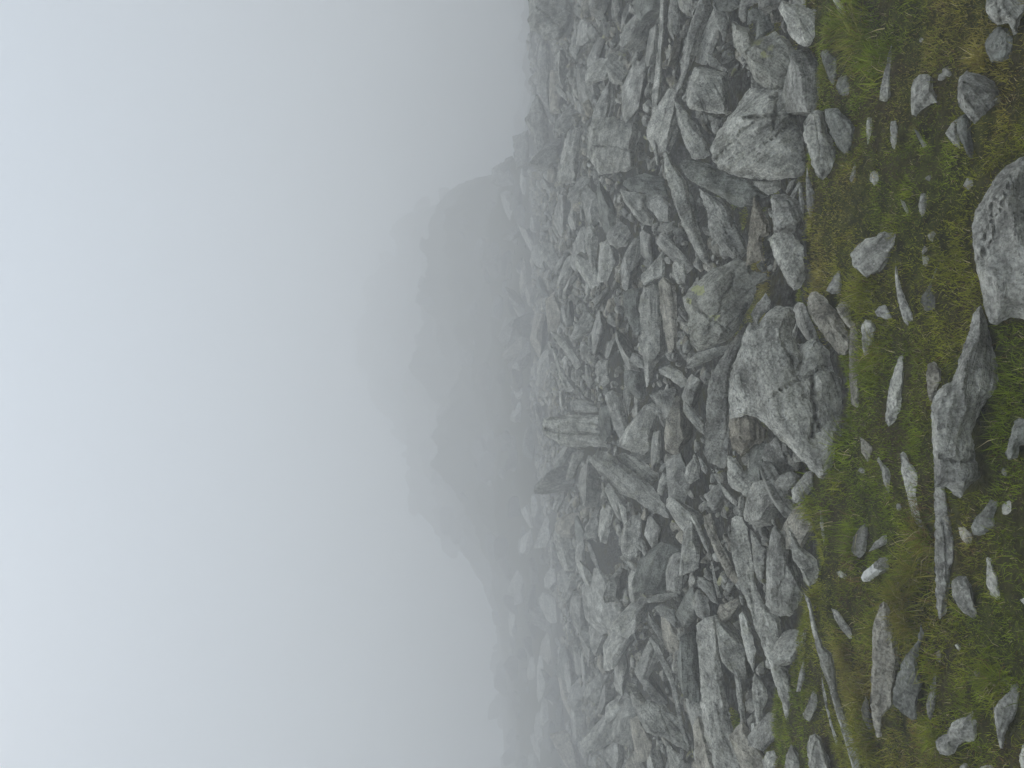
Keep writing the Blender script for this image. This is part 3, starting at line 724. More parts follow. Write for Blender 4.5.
T('B2','w',[790,240,810,210,845,205,890,240,950,310,1000,380,1040,450,1050,540,1010,585,960,560,900,490,850,420,790,330],"whitish speckled stone with a cracked cap, leaning beside the giant cracked boulder","the white-speckled leaner",field=False,thick=.4,cracks=[[830,345,900,330,960,330]],tone2='p')
T('B2','g',[895,200,940,120,985,70,990,140,980,220,930,225],"small grey peak of stone behind the white-speckled leaner","the small peak",field=False)
T('B2','w',[950,300,990,265,1040,280,1060,400,1040,430,990,370],"brownish stone wedged against the white-speckled leaner","the brownish wedge",field=False)
T('B2','g',[690,470,715,400,735,340,738,400,720,480,700,490])
T('B3','b',[330,180,420,170,480,190,560,270,540,330,460,370,400,420,350,370,335,300],"crumbly brown rock under the overhang of the giant cracked boulder","the crumbly brown rock",rough=2.2)
T('B3','p',[325,420,370,430,420,500,470,520,540,590,500,640,480,670,400,640,330,590,318,510],"tilted pale flake below the crumbly brown rock","the tilted flake")
T('B3','g',[590,570,630,530,700,505,745,540,730,580,680,620,610,610],"round-nosed stone in moss under the giant cracked boulder's overhang","the round-nosed stone")
T('B3','p',[695,620,730,570,780,510,830,500,830,600,780,660,740,710,700,680],"striated pale stump at the turf edge below the giant boulder's tip","the striated stump")
T('B3','p',[215,475,250,510,290,590,340,640,380,690,370,710,310,660,280,600,240,520],"thin bowed slab below the end of the smooth upright slab","the thin bowed slab")
T('B3','g',[188,650,250,590,290,570,310,650,290,700,235,742,205,700],"small diamond block behind the thin bowed slab","the diamond block",dk=1.01)
T('B3','p',[70,530,90,470,130,410,160,480,160,550,110,580,80,565])
T('B3','p',[65,90,110,130,190,220,190,300,150,270,100,210,65,160],"pale slab leaning on the misty side of the smooth upright slab","the leaning flank slab")
T('B3','g',[150,420,170,430,205,490,205,535,170,500])
T('B3','p',[390,660,410,640,425,690,410,768,385,768,385,700])
T('B3','g',[505,680,530,640,560,660,550,720,535,760,515,740])

# ---- farther up, paler in the mist
T('C0','g',[75,0,70,130,85,185,130,190,160,230,200,240,260,230,320,150,330,60,340,-30,80,-30],"rounded outcrop on the skyline at the photo's top edge","the skyline outcrop",lean=.3)
T('C0','g',[140,240,160,230,195,250,205,400,190,480,205,640,195,655,160,600,120,540,120,460,130,300],"long dark skyline slab beside the rounded outcrop","the skyline slab",lean=.3)
T('C0','g',[55,690,100,590,120,540,160,610,190,700,200,900,110,900,80,760,60,720],"craggy skyline rock stepping up beside the long skyline slab","the stepped skyline rock",lean=.3)
T('C1','g',[-20,50,30,30,70,10,80,100,60,220,0,240,-10,150],lean=.3)
T('C1','g',[-150,300,-140,240,-90,200,-40,200,-10,260,-20,330,-100,345],"square block in silhouette on the misty skyline","the silhouetted block",lean=.2)
T('C0','p',[220,490,245,485,300,560,295,590,250,550],"small pale bar of rock below the skyline slab","the pale bar")
T('C0','g',[345,150,360,180,400,240,380,290,345,345,312,310,320,230],"misty teardrop rock below the skyline outcrop","the teardrop rock")
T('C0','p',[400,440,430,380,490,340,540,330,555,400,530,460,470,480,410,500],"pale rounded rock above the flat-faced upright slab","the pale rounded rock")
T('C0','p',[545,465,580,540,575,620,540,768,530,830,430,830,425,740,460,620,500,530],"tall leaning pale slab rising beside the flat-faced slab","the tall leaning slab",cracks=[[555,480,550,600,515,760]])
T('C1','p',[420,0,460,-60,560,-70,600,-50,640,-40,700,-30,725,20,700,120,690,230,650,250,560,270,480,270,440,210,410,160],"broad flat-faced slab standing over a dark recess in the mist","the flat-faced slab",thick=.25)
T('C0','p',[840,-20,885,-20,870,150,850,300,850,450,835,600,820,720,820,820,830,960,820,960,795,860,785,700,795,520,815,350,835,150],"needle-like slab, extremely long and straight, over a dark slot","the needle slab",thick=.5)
T('C0','g',[895,-20,950,-20,960,100,945,180,915,240,885,180,880,100],"blunt hanging stone beside the needle slab at the photo's top","the blunt hanging stone")
T('C0','p',[795,250,805,350,800,480,785,490,780,400],dk=1.02)
T('C0','p',[600,200,630,185,665,200,640,250,620,280])
T('C0','p',[740,190,755,220,720,310,690,390,668,370,690,300])
T('C0','p',[735,610,760,590,785,640,765,660,740,640])
T('C1','p',[300,20,340,0,390,-20,375,120,365,250,350,320,240,320,240,270,270,130],"misty wedge-shaped slab next to the flat-faced slab on the skyline side","the misty wedge slab")
T('C1','p',[605,365,680,370,760,390,760,470,800,530,790,570,740,565,680,500,630,430],"pale boat-shaped rock in mist below the flat-faced slab","the boat-shaped rock")
T('C1','g',[760,385,850,390,900,450,895,545,840,550,800,490,765,460],"cracked grey block between the boat-shaped rock and the leaf slab","the cracked grey block")
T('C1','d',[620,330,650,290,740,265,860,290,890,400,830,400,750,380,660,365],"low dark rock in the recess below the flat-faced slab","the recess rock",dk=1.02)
T('C1','p',[400,600,430,545,460,590,480,640,470,740,450,860,430,800,405,700])
T('C1','g',[522,630,550,580,600,545,650,570,680,620,640,690,590,705,540,670],"round humped rock beyond the boat-shaped rock","the humped rock")
T('C1','g',[840,560,920,540,940,590,880,630])
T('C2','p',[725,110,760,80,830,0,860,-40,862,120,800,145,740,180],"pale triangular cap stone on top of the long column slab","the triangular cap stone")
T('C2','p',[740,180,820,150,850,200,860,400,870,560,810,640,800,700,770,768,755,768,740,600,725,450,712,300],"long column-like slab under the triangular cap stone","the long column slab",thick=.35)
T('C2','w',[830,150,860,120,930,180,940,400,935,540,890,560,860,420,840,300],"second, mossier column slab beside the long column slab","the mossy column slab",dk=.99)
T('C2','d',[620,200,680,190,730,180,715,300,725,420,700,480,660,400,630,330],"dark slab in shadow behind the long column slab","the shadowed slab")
T('C2','p',[910,50,940,10,980,30,1000,120,990,165,940,160,915,110],"small oval rock between the column slabs and the leaf slab's tip","the small oval rock")
T('C2','p',[460,640,480,610,545,600,540,740,510,765,480,740,460,690])
T('C2','p',[400,580,430,650,445,740,430,768,405,740])
T('C2','p',[190,425,250,450,320,530,380,640,350,660,280,560,220,470])
T('C2','p',[195,490,220,540,260,650,310,740,350,790,290,790,250,700,215,570])
T('C2','g',[310,480,350,390,410,300,470,370,440,440,370,480,330,510])
T('C2','g',[655,610,680,560,740,590,750,660,700,640])
T('C2','p',[830,660,900,630,970,680,1005,740,960,768,900,720,840,690],"knotty pale rock at the foot of the mossy column slab","the knotty rock")
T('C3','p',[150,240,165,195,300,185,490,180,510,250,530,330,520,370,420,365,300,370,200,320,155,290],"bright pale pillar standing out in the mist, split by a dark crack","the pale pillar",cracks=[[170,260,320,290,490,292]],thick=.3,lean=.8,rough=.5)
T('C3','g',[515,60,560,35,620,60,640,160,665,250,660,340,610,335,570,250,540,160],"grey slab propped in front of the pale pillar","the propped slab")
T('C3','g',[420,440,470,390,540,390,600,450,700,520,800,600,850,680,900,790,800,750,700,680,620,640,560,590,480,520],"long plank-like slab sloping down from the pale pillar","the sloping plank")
T('C3','p',[580,410,640,400,720,440,830,520,830,560,780,600,810,650,760,620,700,550,640,490],"second shorter slab lying along the sloping plank","the shorter plank",dk=.98)
T('C3','p',[820,620,850,510,905,545,880,600,850,650,825,640],"small pale brick-like rock in front of the shorter plank","the brick-like rock")
T('C3','p',[330,400,400,380,380,450,340,550,290,560,300,500],"pale stump leaning behind the sloping plank in the mist","the leaning stump")
T('C3','g',[770,60,860,30,940,30,930,150,915,250,880,220,830,140],"creased slab between the pale pillar and the leaning flank slab","the creased slab")
T('C3','p',[630,-10,655,0,670,80,655,190,625,90])
T('C3','p',[690,0,715,20,710,180,685,170])
T('C3','g',[320,110,350,80,400,90,480,130,480,165,340,165],"folded rock lying just beyond the pale pillar","the folded rock")
T('C4','p',[595,260,625,250,700,310,750,345,735,370,680,340],"small bright shard lying in the dark misty hollow","the bright shard")
T('C4','p',[758,300,780,260,800,230,815,240,795,280,770,310])
T('C4','p',[750,510,820,480,930,465,940,490,850,525,770,530],"finger-like rock beside the rounded misty hump","the finger-like rock")
T('C4','g',[800,555,850,535,920,560,945,640,930,680,890,640,840,600],"rounded misty hump beside the finger-like rock","the rounded misty hump")
T('C4','g',[765,570,790,600,830,660,880,740,900,800,870,800,820,720,775,640])
T('C4','p',[525,540,545,530,555,620,575,768,560,768,535,650])
T('C5','p',[640,260,700,290,760,370,860,400,960,480,1010,560,1000,680,900,620,870,600,760,560,720,500,690,430,670,370],"big rounded slab fading into mist near the broad pale slab","the big misty slab")
T('C5','g',[770,0,830,60,900,200,940,330,960,450,990,560,1020,640,1000,650,960,560,930,420,890,260,820,120],"long narrow ridge of rock between big misty slab and broad pale slab","the narrow ridge rock")
T('C5','p',[870,600,900,640,960,700,1010,800,900,800,880,700])
T('C4','p',[590,-70,640,-20,645,60,638,130,620,60],"dim downward spike of rock behind the sloping plank","the dim spike")
T('C4','g',[415,190,430,185,460,250,480,310,495,380,470,330,430,260])
GROUP_TURF, GROUP_FIELD = "stones lying in the turf", "rocks of the misty boulder field"
for i, d in enumerate(DRAWN):
    P = np.array(d['P'])
    q = P - P.mean(0)
    ev = np.sqrt(np.maximum(np.linalg.eigvalsh(q.T @ q), 1e-6))
    asp = ev[1] / ev[0]
    big = np.ptp(P[:, 0]) * np.ptp(P[:, 1])
    if d['field']:
        d['name'] = d['cat'] = None
        d['name'], d['cat'] = ('rock_slab', 'slab') if asp > 2.0 else ('boulder', 'boulder')
        d['group'] = GROUP_FIELD
    else:
        d['name'], d['cat'] = ('rock_slab', 'slab') if asp > 2.6 and big > 900 else (('boulder', 'boulder') if big > 4500 else ('stone', 'stone'))
        d['group'] = GROUP_TURF
    drawn_rock(d, i + 1)
# ------------------------------------------------------------------ undrawn rocks that pack the field
def ico(sub):
    bm = bmesh.new(); bmesh.ops.create_icosphere(bm, subdivisions=sub, radius=1)
    V = np.array([v.co[:] for v in bm.verts]); Fc = np.array([[v.index for v in f.verts] for f in bm.faces]); bm.free()
    return V, Fc
ICO = {k: ico(k) for k in (2, 3, 4, 5)}

def stone_shape(sub, rng, fine=True, slabby=.5):
    """a broken lump inside the unit box: planes cut a ball, then layers and crumbs"""
    V, Fc = ICO[sub]
    n = 11
    N = rng.normal(size=(n, 3)); N /= np.linalg.norm(N, axis=1)[:, None]
    Dp = rng.uniform(.46, .86, n)
    Nb = np.array([[0, 0, 1], [0, 0, -1], [1, 0, 0], [-1, 0, 0], [0, 1, 0], [0, -1, 0]], float) + rng.normal(scale=.13, size=(6, 3))
    Nb /= np.linalg.norm(Nb, axis=1)[:, None]
    N = np.concatenate([N, Nb]); Dp = np.concatenate([Dp, rng.uniform(.60, .80, 6)])
    dots = V @ N.T
    r = np.where(dots > 1e-3, Dp[None] / np.maximum(dots, 1e-3), 9).min(1)
    r = np.minimum(r, 1.15)
    P = V * r[:, None]
    P /= np.abs(P).max(0)
    s = rng.uniform(0, 50)
    if fine:
        w = fbm(P[:, 0] * 1.3 + s, P[:, 1] * 1.3, P[:, 2] * 1.3, 2) * .25
        lay = vnoise(P[:, 0] * .8 + s, P[:, 1] * .8, P[:, 2] * 5 + w * 4)
        nz = fbm(P[:, 0] * 2.6 + s, P[:, 1] * 2.6, P[:, 2] * 2.6, 5)
        rg = 1 - 2 * np.abs(fbm(P[:, 0] * 1.6, P[:, 1] * 1.6 + s, P[:, 2] * 1.6, 3))
        P = P * (1 + .020 * nz + .008 * np.clip(rg, -1, 1) + .020 * lay)[:, None]
    else:
        P = P * (1 + .04 * fbm(P[:, 0] * 2 + s, P[:, 1] * 2, P[:, 2] * 2, 2))[:, None]
    return P, Fc

srng = np.random.default_rng(5)
SHAPES = [(stone_shape(4, srng), stone_shape(5, srng)) for i in range(18)]
def filler(name, size, big):
    """one stone of its own: a broken shape at its real size"""
    P, Fc = SHAPES[frng.integers(len(SHAPES))][1 if big else 0]
    me = mesh_np(name, P * np.array(size), Fc, M_ROCK)
    me.set_sharp_from_angle(angle=math.radians(30))
    o = bpy.data.objects.new(name, me); COL.objects.link(o)
    return o

def skyline(py): return 512 - F * np.interp((384 - py) / F, S_A, S_Z)

def covered(cx, cy_, a, b, ax, grow=1.0):
    k = np.linspace(0, 2 * math.pi, 14, endpoint=False)
    rr = np.concatenate([np.full(14, 1.0), np.full(14, .6), [0]]); kk = np.concatenate([k, k, [0]])
    x = cx + grow * rr * (np.cos(kk) * a * ax[0] + np.sin(kk) * b * ax[1])
    y = cy_ + grow * rr * (np.cos(kk) * a * ax[1] - np.sin(kk) * b * ax[0])
    xi = np.clip((x + 100).astype(int), 0, 1199); yi = np.clip((y + 200).astype(int), 0, 1499)
    return MASK[yi, xi].mean()

def mark(cx, cy_, a, b, ax, s=.9):
    dx, dy = GPX - cx, GPY - cy_
    u = dx * ax[0] + dy * ax[1]; v = dx * ax[1] - dy * ax[0]
    MASK[(u / (a * s)) ** 2 + (v / (b * s)) ** 2 < 1] = True

frng = np.random.default_rng(21)
n_fill = 0
FILL_MAX = 178
for Lpx, tries in ((62, 300), (50, 420), (40, 600), (31, 900), (24, 1200), (19, 1200)):
    for t in range(tries):
        if n_fill >= FILL_MAX: break
        py = frng.uniform(-25, 793)
        sk = skyline(py)
        lo, hi = max(sk + 14, 505), turf_edge(py) + 2
        px = lo + (hi - lo) * frng.uniform(0, 1) ** .85
        sc = (.50 + .50 * np.clip((px - 520) / 200, 0, 1))
        l = Lpx * sc * frng.uniform(.85, 1.2)
        h = l * frng.uniform(.20, .50)
        if l < 10: continue
        ang = frng.normal(-.06, .40)
        ax = np.array([-math.sin(ang), -math.cos(ang)])        # long axis mostly level
        if covered(px, py, l * .5, h * .5, ax) > .20: continue
        D = hit(px + h * .25, py)
        if D is None or D > 80: continue
        mark(px, py, l * .5, h * .5, ax)
        asp = l / h
        name, cat = ('rock_slab', 'slab') if asp > 2.1 else ('boulder', 'boulder')
        m = D / F
        yaw = frng.normal(0, .45)
        o = filler(name, (l * m * .55 / max(math.cos(yaw), .6), l * m * frng.uniform(.32, .5), h * m * .56), l > 30)
        o["kind"] = "thing"; o["category"] = cat; o["group"] = GROUP_FIELD
        rx, rz = ray(px, py)
        o.location = (rx * D, D + .15 * l * m, rz * D + H)
        o.rotation_euler = (frng.normal(.15, .25), -ang, yaw)
        tone = frng.choice(['g', 'g', 'g', 'p', 'p', 'p', 'd', 'w'])
        j = frng.uniform(.88, 1.1); tt = TONES[tone]
        o.color = (tt[0] * j, tt[1] * j, tt[2] * j, .15)
        ROCKS.append(dict(o=o, px=px, py=py, L=l, W=h, D=D, mpp=m, ax=ax, d=dict(tone=tone, label=None, ref=None, field=True)))
        n_fill += 1

# little stones showing through the turf
for t in range(400):
    if t > 399 or n_fill >= FILL_MAX + 10: break
    py = frng.uniform(5, 763); px = frng.uniform(turf_edge(py) + 15, 1015)
    l = frng.uniform(6, 12); h = l * frng.uniform(.4, .7)
    ang = frng.normal(0, .5); ax = np.array([-math.sin(ang), -math.cos(ang)])
    if covered(px, py, l * 1.4, h * 1.6, ax) > .01: continue
    D = hit(px + h * .3, py)
    if D is None: continue
    mark(px, py, l * .5, h * .5, ax)
    o = filler('stone', (l * D / F * .55, l * D / F * .4, h * D / F * .6), False)
    o["kind"] = "thing"; o["category"] = 'stone'; o["group"] = GROUP_TURF
    m = D / F; rx, rz = ray(px, py)
    o.location = (rx * D, D, rz * D + H + .004)
    o.rotation_euler = (frng.normal(0, .3), -ang, frng.normal(0, .6))
    o.color = (.95, .95, .93, .1)
    ROCKS.append(dict(o=o, px=px, py=py, L=l, W=h, D=D, mpp=m, ax=ax, d=dict(tone='p', label=None, ref=None, field=False)))
    n_fill += 1

# ------------------------------------------------------------------ labels
MARKS = [r for r in ROCKS if r['d'].get('ref')]
USED = {}
for r in ROCKS:
    if r['d'].get('label'):
        r['o']["label"] = r['d']['label']; USED[r['d']['label']] = 1
TW = {'g': 'grey', 'p': 'pale', 'd': 'dark', 'w': 'brownish', 'l': 'lichened', 'b': 'brown', 'q': 'pale'}
def gap(r, s): return math.hypot(r['px'] - s['px'], r['py'] - s['py']) - .35 * (r['L'] + s['L'])
def relation(r, s):
    dx, dy = r['px'] - s['px'], r['py'] - s['py']
    hx, hy = (s['L'] * abs(s['ax'][0]) + s['W'] * abs(s['ax'][1])) / 2, (s['L'] * abs(s['ax'][1]) + s['W'] * abs(s['ax'][0])) / 2
    if abs(dx) / (hx + 4) > abs(dy) / (hy + 4):
        return ("just in front of %s" if dx > 0 else "just behind %s") % s['d']['ref']
    return ("beside %s, towards the photo's bottom" if dy > 0 else "beside %s, towards the photo's top") % s['d']['ref']
for r in ROCKS:
    if r['d'].get('label'): continue
    m = max(r['L'], r['W']); asp = r['L'] / max(r['W'], 1)
    size = 'tiny' if m < 13 else 'small' if m < 24 else 'mid-sized' if m < 42 else 'large'
    shape = 'sliver' if asp > 3.4 else 'slab' if asp > 2.1 else 'oblong rock' if asp > 1.55 else 'blocky rock'
    if r['o'].name.startswith('stone'): shape = shape.replace('rock', 'stone')
    near = sorted(MARKS, key=lambda s: gap(r, s))[:7]
    head = f"{size} {TW[r['d'].get('tone', 'g')]} {shape}"
    where = "half buried in turf " if not r['d']['field'] else ""
    cands = [f"{head} {where}{relation(r, s)}" for s in near[:2]]
    cands += [f"{head} between {a['d']['ref']} and {b['d']['ref']}" for ia, a in enumerate(near) for b in near[ia + 1:]]
    for c in cands:
        if c not in USED and len(c.split()) <= 16: break
    USED[c] = 1
    r['o']["label"] = c

# ------------------------------------------------------------------ the smaller rubble between and beneath them
def build_rubble():
    rng = np.random.default_rng(77)
    protos = [stone_shape(2, rng, fine=False)[0] for _ in range(24)]
    protos3 = [stone_shape(3, rng, fine=True)[0] for _ in range(24)]
    F2, F3 = ICO[2][1], ICO[3][1]
    VV, FF, CC = [], [], []
    base = 0
    def put(x, y, z, s, squash, sink, hi, flat):
        nonlocal base
        P = (protos3 if hi else protos)[rng.integers(24)]
        Fc = F3 if hi else F2
        S = P * np.array([s, s * rng.uniform(.5, .8), s * squash])
        a, b, c = rng.normal(0, .55), rng.normal(0, flat), rng.normal(0, .3)
        Rm = np.array(Matrix.Rotation(a, 3, 'Z') @ Matrix.Rotation(b, 3, 'Y') @ Matrix.Rotation(c, 3, 'X'))
        S = S @ Rm.T + np.array([x, y, z + H + s * squash * (1 - sink)])
        VV.append(S); FF.append(Fc + base); base += len(S)
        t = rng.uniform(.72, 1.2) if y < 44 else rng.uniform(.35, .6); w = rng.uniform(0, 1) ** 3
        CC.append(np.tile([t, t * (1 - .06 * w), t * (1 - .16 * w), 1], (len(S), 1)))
    def spots(n, xs, ys):
        zs = land(xs, ys)
        pxs, pys = proj(xs, ys, zs)
        return zip(xs, ys, zs, pxs, pys, turf_edge(pys))
    n = 5200
    ys = 3.9 + 42 * rng.uniform(0, 1, n) ** .9
    for x, y, z, px, py, te in spots(n, rng.uniform(-1, 1, n) * (.66 * ys + .8), ys):
        if px > te - 2: continue
        s = rng.uniform(.04, .12) * (1 + .05 * y)
        sp = s * F / y
        # stay out of the way of the rocks that show
        if covered(px - sp * .45, py, sp * 1.1, sp * .8, np.array([0., -1.])) > .14: continue
        put(x, y, z, s, rng.uniform(.3, .65), .55, y < 12, .35)
    # small broken pieces down in the gaps
    n = 9000
    ys = 4.1 + 22 * rng.uniform(0, 1, n) ** 1.3
    for x, y, z, px, py, te in spots(n, rng.uniform(-1, 1, n) * (.62 * ys + .5), ys):
        if px > te - 4: continue
        s = rng.uniform(.014, .06) * (1 + .06 * y)
        sp = s * F / y
        if covered(px - sp * .3, py, sp, sp * .8, np.array([0., -1.])) > .42: continue
        put(x, y, z, s, rng.uniform(.3, .8), 1.3 + rng.uniform(0, .8), False, .6)
    # up the misty hill and beyond the skyline
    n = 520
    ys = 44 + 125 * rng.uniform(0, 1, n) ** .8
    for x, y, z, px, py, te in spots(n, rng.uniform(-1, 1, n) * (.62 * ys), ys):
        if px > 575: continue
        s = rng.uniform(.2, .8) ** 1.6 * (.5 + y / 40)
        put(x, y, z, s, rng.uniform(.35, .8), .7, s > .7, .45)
    # out of frame to either side
    n = 300
    ys = rng.uniform(4.5, 20, n)
    for x, y, z, px, py, te in spots(n, rng.choice([-1, 1], n) * (rng.uniform(.58, 1.0, n) * ys + .2), ys):
        put(x, y, z, rng.uniform(.2, .5), rng.uniform(.35, .7), .6, True, .35)
    me = mesh_np("rubble", np.concatenate(VV), np.concatenate(FF), M_RUBBLE, smooth=True)
    me.set_sharp_from_angle(angle=math.radians(26))
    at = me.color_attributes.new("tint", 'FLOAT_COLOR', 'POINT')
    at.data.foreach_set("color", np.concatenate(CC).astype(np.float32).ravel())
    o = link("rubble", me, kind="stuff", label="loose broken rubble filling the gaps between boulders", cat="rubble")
build_rubble()

# ------------------------------------------------------------------ turf
def rock_tree():
    bpy.context.view_layer.update()
    VV, FF, base = [], [], 0
    for r in ROCKS:
        if r['px'] < 640: continue
        o = r['o']; me = o.data
        v = np.empty(len(me.vertices) * 3, np.float32); me.vertices.foreach_get("co", v)
        f = np.empty(len(me.loops), np.int32); me.loops.foreach_get("vertex_index", f)
        Mw = np.array(o.matrix_world)
        v = v.reshape(-1, 3) @ Mw[:3, :3].T + Mw[:3, 3]
        VV.append(v); FF.append(f.reshape(-1, 3) + base); base += len(v)
    return BVHTree.FromPolygons(np.concatenate(VV).tolist(), np.concatenate(FF).tolist(), all_triangles=True)

TUFTS = [(868, 40, .17), (858, 22, .16), (880, 62, .13), (842, 30, .12), (868, 292, .14), (878, 345, .13), (872, 372, .12), (812, 500, .14), (830, 520, .12), (858, 545, .13), (795, 470, .12),
         (905, 600, .15), (920, 570, .15), (912, 625, .14), (880, 630, .13), (835, 470, .13), (845, 445, .13), (865, 700, .15), (872, 740, .16), (815, 600, .10), (850, 655, .14), (858, 690, .13), (925, 660, .12), (800, 560, .1), (930, 540, .11), (985, 60, .09), (940, 740, .09), (1000, 680, .09), (990, 430, .09)]
def build_grass():
    tree = rock_tree()
    rng = np.random.default_rng(3)
    N = 640000
    y = np.sqrt(rng.uniform(1.75 ** 2, 6.4 ** 2, N))
    keep = rng.uniform(0, 1, N) < np.interp(y, [2, 4, 6], [1, .85, .6])
    y = y[keep]
    x = rng.uniform(-1, 1, len(y)) * (.60 * y + .9)
    # tufts stand denser and taller
    tx, ty, th = [], [], []
    for (px, py, hh) in TUFTS:
        D = hit(px, py)
        if D is None: continue
        rx, _ = ray(px, py)
        n = 420
        rr = np.abs(rng.normal(0, .5, n)) * .16; aa = rng.uniform(0, 2 * math.pi, n)
        tx.append(rx * D + 1.5 * rr * np.cos(aa)); ty.append(D + rr * np.sin(aa)); th.append(hh * (1 - .6 * np.clip(rr / .16, 0, 1)))
    # blades that grow up round the feet of the stones
    for r in ROCKS:
        P = r['d'].get('P')
        if P is None or r['px'] < 770 or r['D'] > 6.5: continue
        P = np.array(P); b = r['base']; w = max(b - r['m0'][0], 4)
        for i in range(len(P)):
            a, c = P[i], P[(i + 1) % len(P)]
            k = int(np.hypot(*(c - a)) * 2.2) + 1
            t = rng.uniform(0, 1, k)[:, None]; q = a + (c - a) * t
            q = q[q[:, 0] > b - .55 * w]
            if not len(q): continue
            Dq = r['D'] + rng.uniform(-.04, .03, len(q)) + (b - q[:, 0]) * r['mpp'] * .4
            rx, _ = ray(q[:, 0], q[:, 1])
            tx.append(rx * Dq); ty.append(Dq); th.append(rng.uniform(.02, .06, len(q)))
    nb = len(x)
    x = np.concatenate([x] + tx); y = np.concatenate([y] + ty)
    tall = np.concatenate([np.zeros(nb)] + th)
    z = land(x, y)
    px, py = proj(x, y, z)
    edge = turf_edge(py) - 8 + 20 * vnoise(x * 3, y * 3, x * 0 + 2) + 8 * vnoise(x * 11, y * 11, x * 0 + 2)
    z = z - .20 * FLD(x, y)
    # sparse in bare and stony patches
    bare = fbm(x * 1.9 + 3, y * 1.9, x * 0 + 6, 3)
    gaps = 738 + 60 * vnoise(x * 2.2, y * 2.2, x * 0 + 12)
    pk = np.where(px > edge, 1.0, np.where(px > gaps, .75 * sstep(-.1, .4, vnoise(x * 4, y * 4, x * 0 + 31)), 0))
    pk *= np.where(bare > .62, .45, 1)
    ok = rng.uniform(0, 1, len(x)) < pk
    x, y, z, px, py, tall = x[ok], y[ok], z[ok], px[ok], py[ok], tall[ok]
    # turf is trodden and grazed low in front of the stones
    tipx, tipy = proj(x, y, z + .035)
    inm = TURFMASK[np.clip((tipy + 200).astype(int), 0, 1499), np.clip((tipx + 100).astype(int), 0, 1199)]
    ok = ~inm | (rng.uniform(0, 1, len(x)) < .22)
    x, y, z, px, py, tall = x[ok], y[ok], z[ok], px[ok], py[ok], tall[ok]
    good = np.ones(len(x), bool)
    dn = Vector((0, 0, -1))
    for i in range(len(x)):
        h = tree.ray_cast(Vector((x[i], y[i], z[i] + H + 2.5)), dn, 4)
        if h[0] is not None and h[0].z > z[i] + H + .012: good[i] = False
    x, y, z, tall = x[good], y[good], z[good], tall[good]
    n = len(x)
    patch = fbm(x * 2.3, y * 2.3, x * 0 + 20, 3)
    fine = fbm(x * 9, y * 9, x * 0 + 40, 2)
    lum = vnoise(x * 1.1, y * 1.1, x * 0 + 60)
    ln = (.010 + .016 * rng.uniform(0, 1, n) + .026 * np.clip(fine + .1, 0, 1) + .020 * np.clip(lum, 0, 1))
    ln = np.maximum(ln, tall * rng.uniform(.55, 1.1, n))
    wd = rng.uniform(.0008, .0017, n) * np.interp(y, [2, 4, 6.5], [.9, 1.35, 1.9])
    wd = wd * np.where(tall > .07, 1.5, 1.0)
    az = rng.uniform(0, 2 * math.pi, n) + 1.2 * vnoise(x * 1.5, y * 1.5, x * 0 + 3)
    bend = rng.uniform(.25, 1.25, n)
    dx, dy = np.cos(az), np.sin(az)
    sx, sy = -dy, dx
    tw = rng.uniform(-.9, .9, n)
    sx, sy = sx * np.cos(tw) + dx * np.sin(tw), sy * np.cos(tw) + dy * np.sin(tw)
    z0 = z + H - .008
    def lev(t, w):
        out = bend * t * t * ln * .85; up = ln * (t - .38 * bend * t * t * .8)
        c = np.stack([x + dx * (out + .12 * ln * t), y + dy * (out + .12 * ln * t), z0 + up], 1)
        s = np.stack([sx * w, sy * w, 0 * w], 1)
        return c - s, c + s
    a0, a1 = lev(0.0, wd); b0, b1 = lev(.5, wd * .8); c0, _ = lev(1.0, wd * 0)
    V = np.stack([a0, a1, b0, b1, c0], 1).reshape(-1, 3)
    k = 5 * np.arange(n)[:, None]
    Fc = np.concatenate([k + np.array([[0, 1, 3]]), k + np.array([[0, 3, 2]]), k + np.array([[2, 3, 4]])])
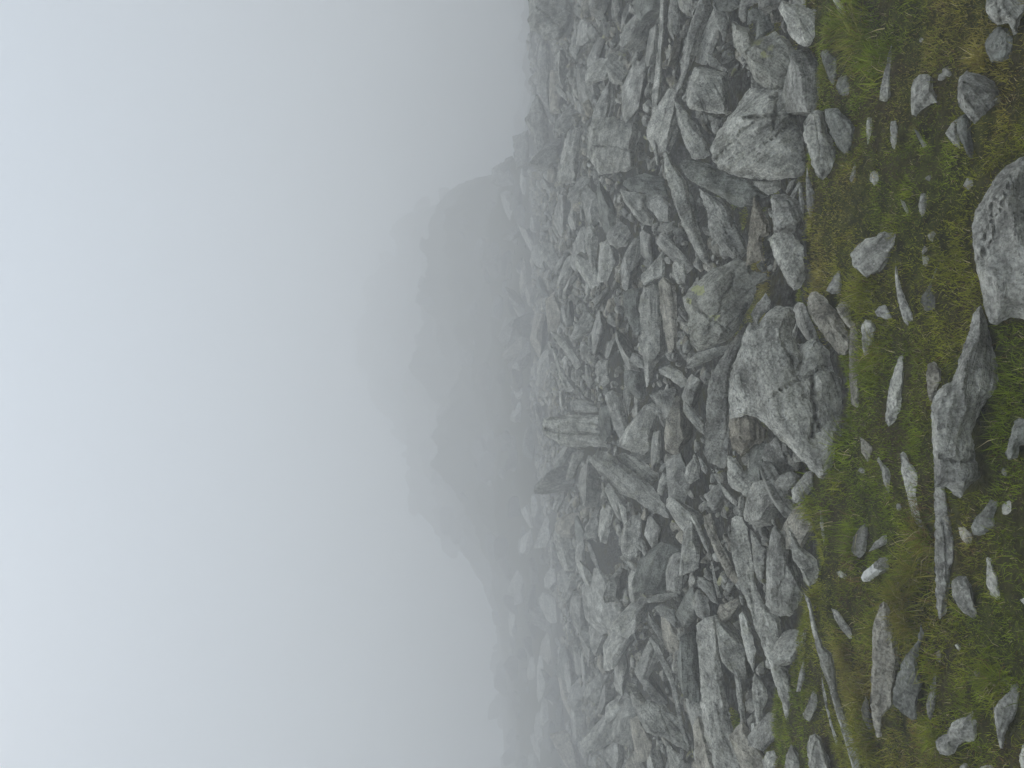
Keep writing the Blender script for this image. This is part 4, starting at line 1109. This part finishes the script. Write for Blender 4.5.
    pal = np.array([[.205, .270, .014], [.285, .298, .024], [.33, .272, .068], [.21, .13, .05], [.50, .42, .22]])
    g = rng.uniform(0, 1, n)
    w1 = sstep(-.45, .55, patch + .5 * (g - .5))[:, None]
    col = pal[0] * (1 - w1) + pal[1] * w1
    w2 = (sstep(.22, .85, fbm(x * 1.4 + 9, y * 1.4, x * 0 + 80, 3) + .7 * (rng.uniform(0, 1, n) - .5)) * .85)[:, None]
    col = col * (1 - w2) + pal[2] * w2
    br = rng.uniform(0, 1, n) < .05 + .30 * sstep(.3, .8, fbm(x * 2.1 + 33, y * 2.1, x * 0 + 90, 3))
    col[br] = pal[3]
    stw = rng.uniform(0, 1, n) < .05
    col[stw] = pal[4]
    col = col * (rng.uniform(.6, 1.35, n) * (1 + .35 * vnoise(x * 16, y * 16, x * 0 + 5)))[:, None]
    me = mesh_np("grass", V, Fc, M_GRASS, smooth=True)
    at = me.color_attributes.new("tint", 'FLOAT_COLOR', 'POINT')
    cc = np.ones((n, 5, 4), np.float32); cc[:, :, :3] = col[:, None, :]
    at.data.foreach_set("color", cc.ravel())
    link("grass", me, kind="stuff", label="short mossy mountain grass with longer tufts", cat="grass")
    print("grass blades", n, "rocks", len(ROCKS), "filled", n_fill)
build_grass()

# ------------------------------------------------------------------ the cloud we stand in
def build_haze():
    m, nt, out = new_mat("mist")
    pv = nt.nodes.new("ShaderNodeVolumePrincipled")
    pv.inputs['Color'].default_value = (.992, .994, .99, 1)
    pv.inputs['Density'].default_value = FOG
    pv.inputs['Density Attribute'].default_value = ""
    pv.inputs['Anisotropy'].default_value = 0.05
    nt.links.new(pv.outputs[0], out.inputs['Volume'])
    bm = bmesh.new(); bmesh.ops.create_cube(bm, size=1)
    me = bpy.data.meshes.new("haze"); bm.to_mesh(me); bm.free(); me.materials.append(m)
    top, bot = 41.0, -3.4
    for v in me.vertices:
        v.co = (v.co.x * 446, v.co.y * 446, (top + bot) / 2 + v.co.z * (top - bot))
    link("haze", me, kind="stuff", label="thick pale mountain mist", cat="mist")
build_haze()
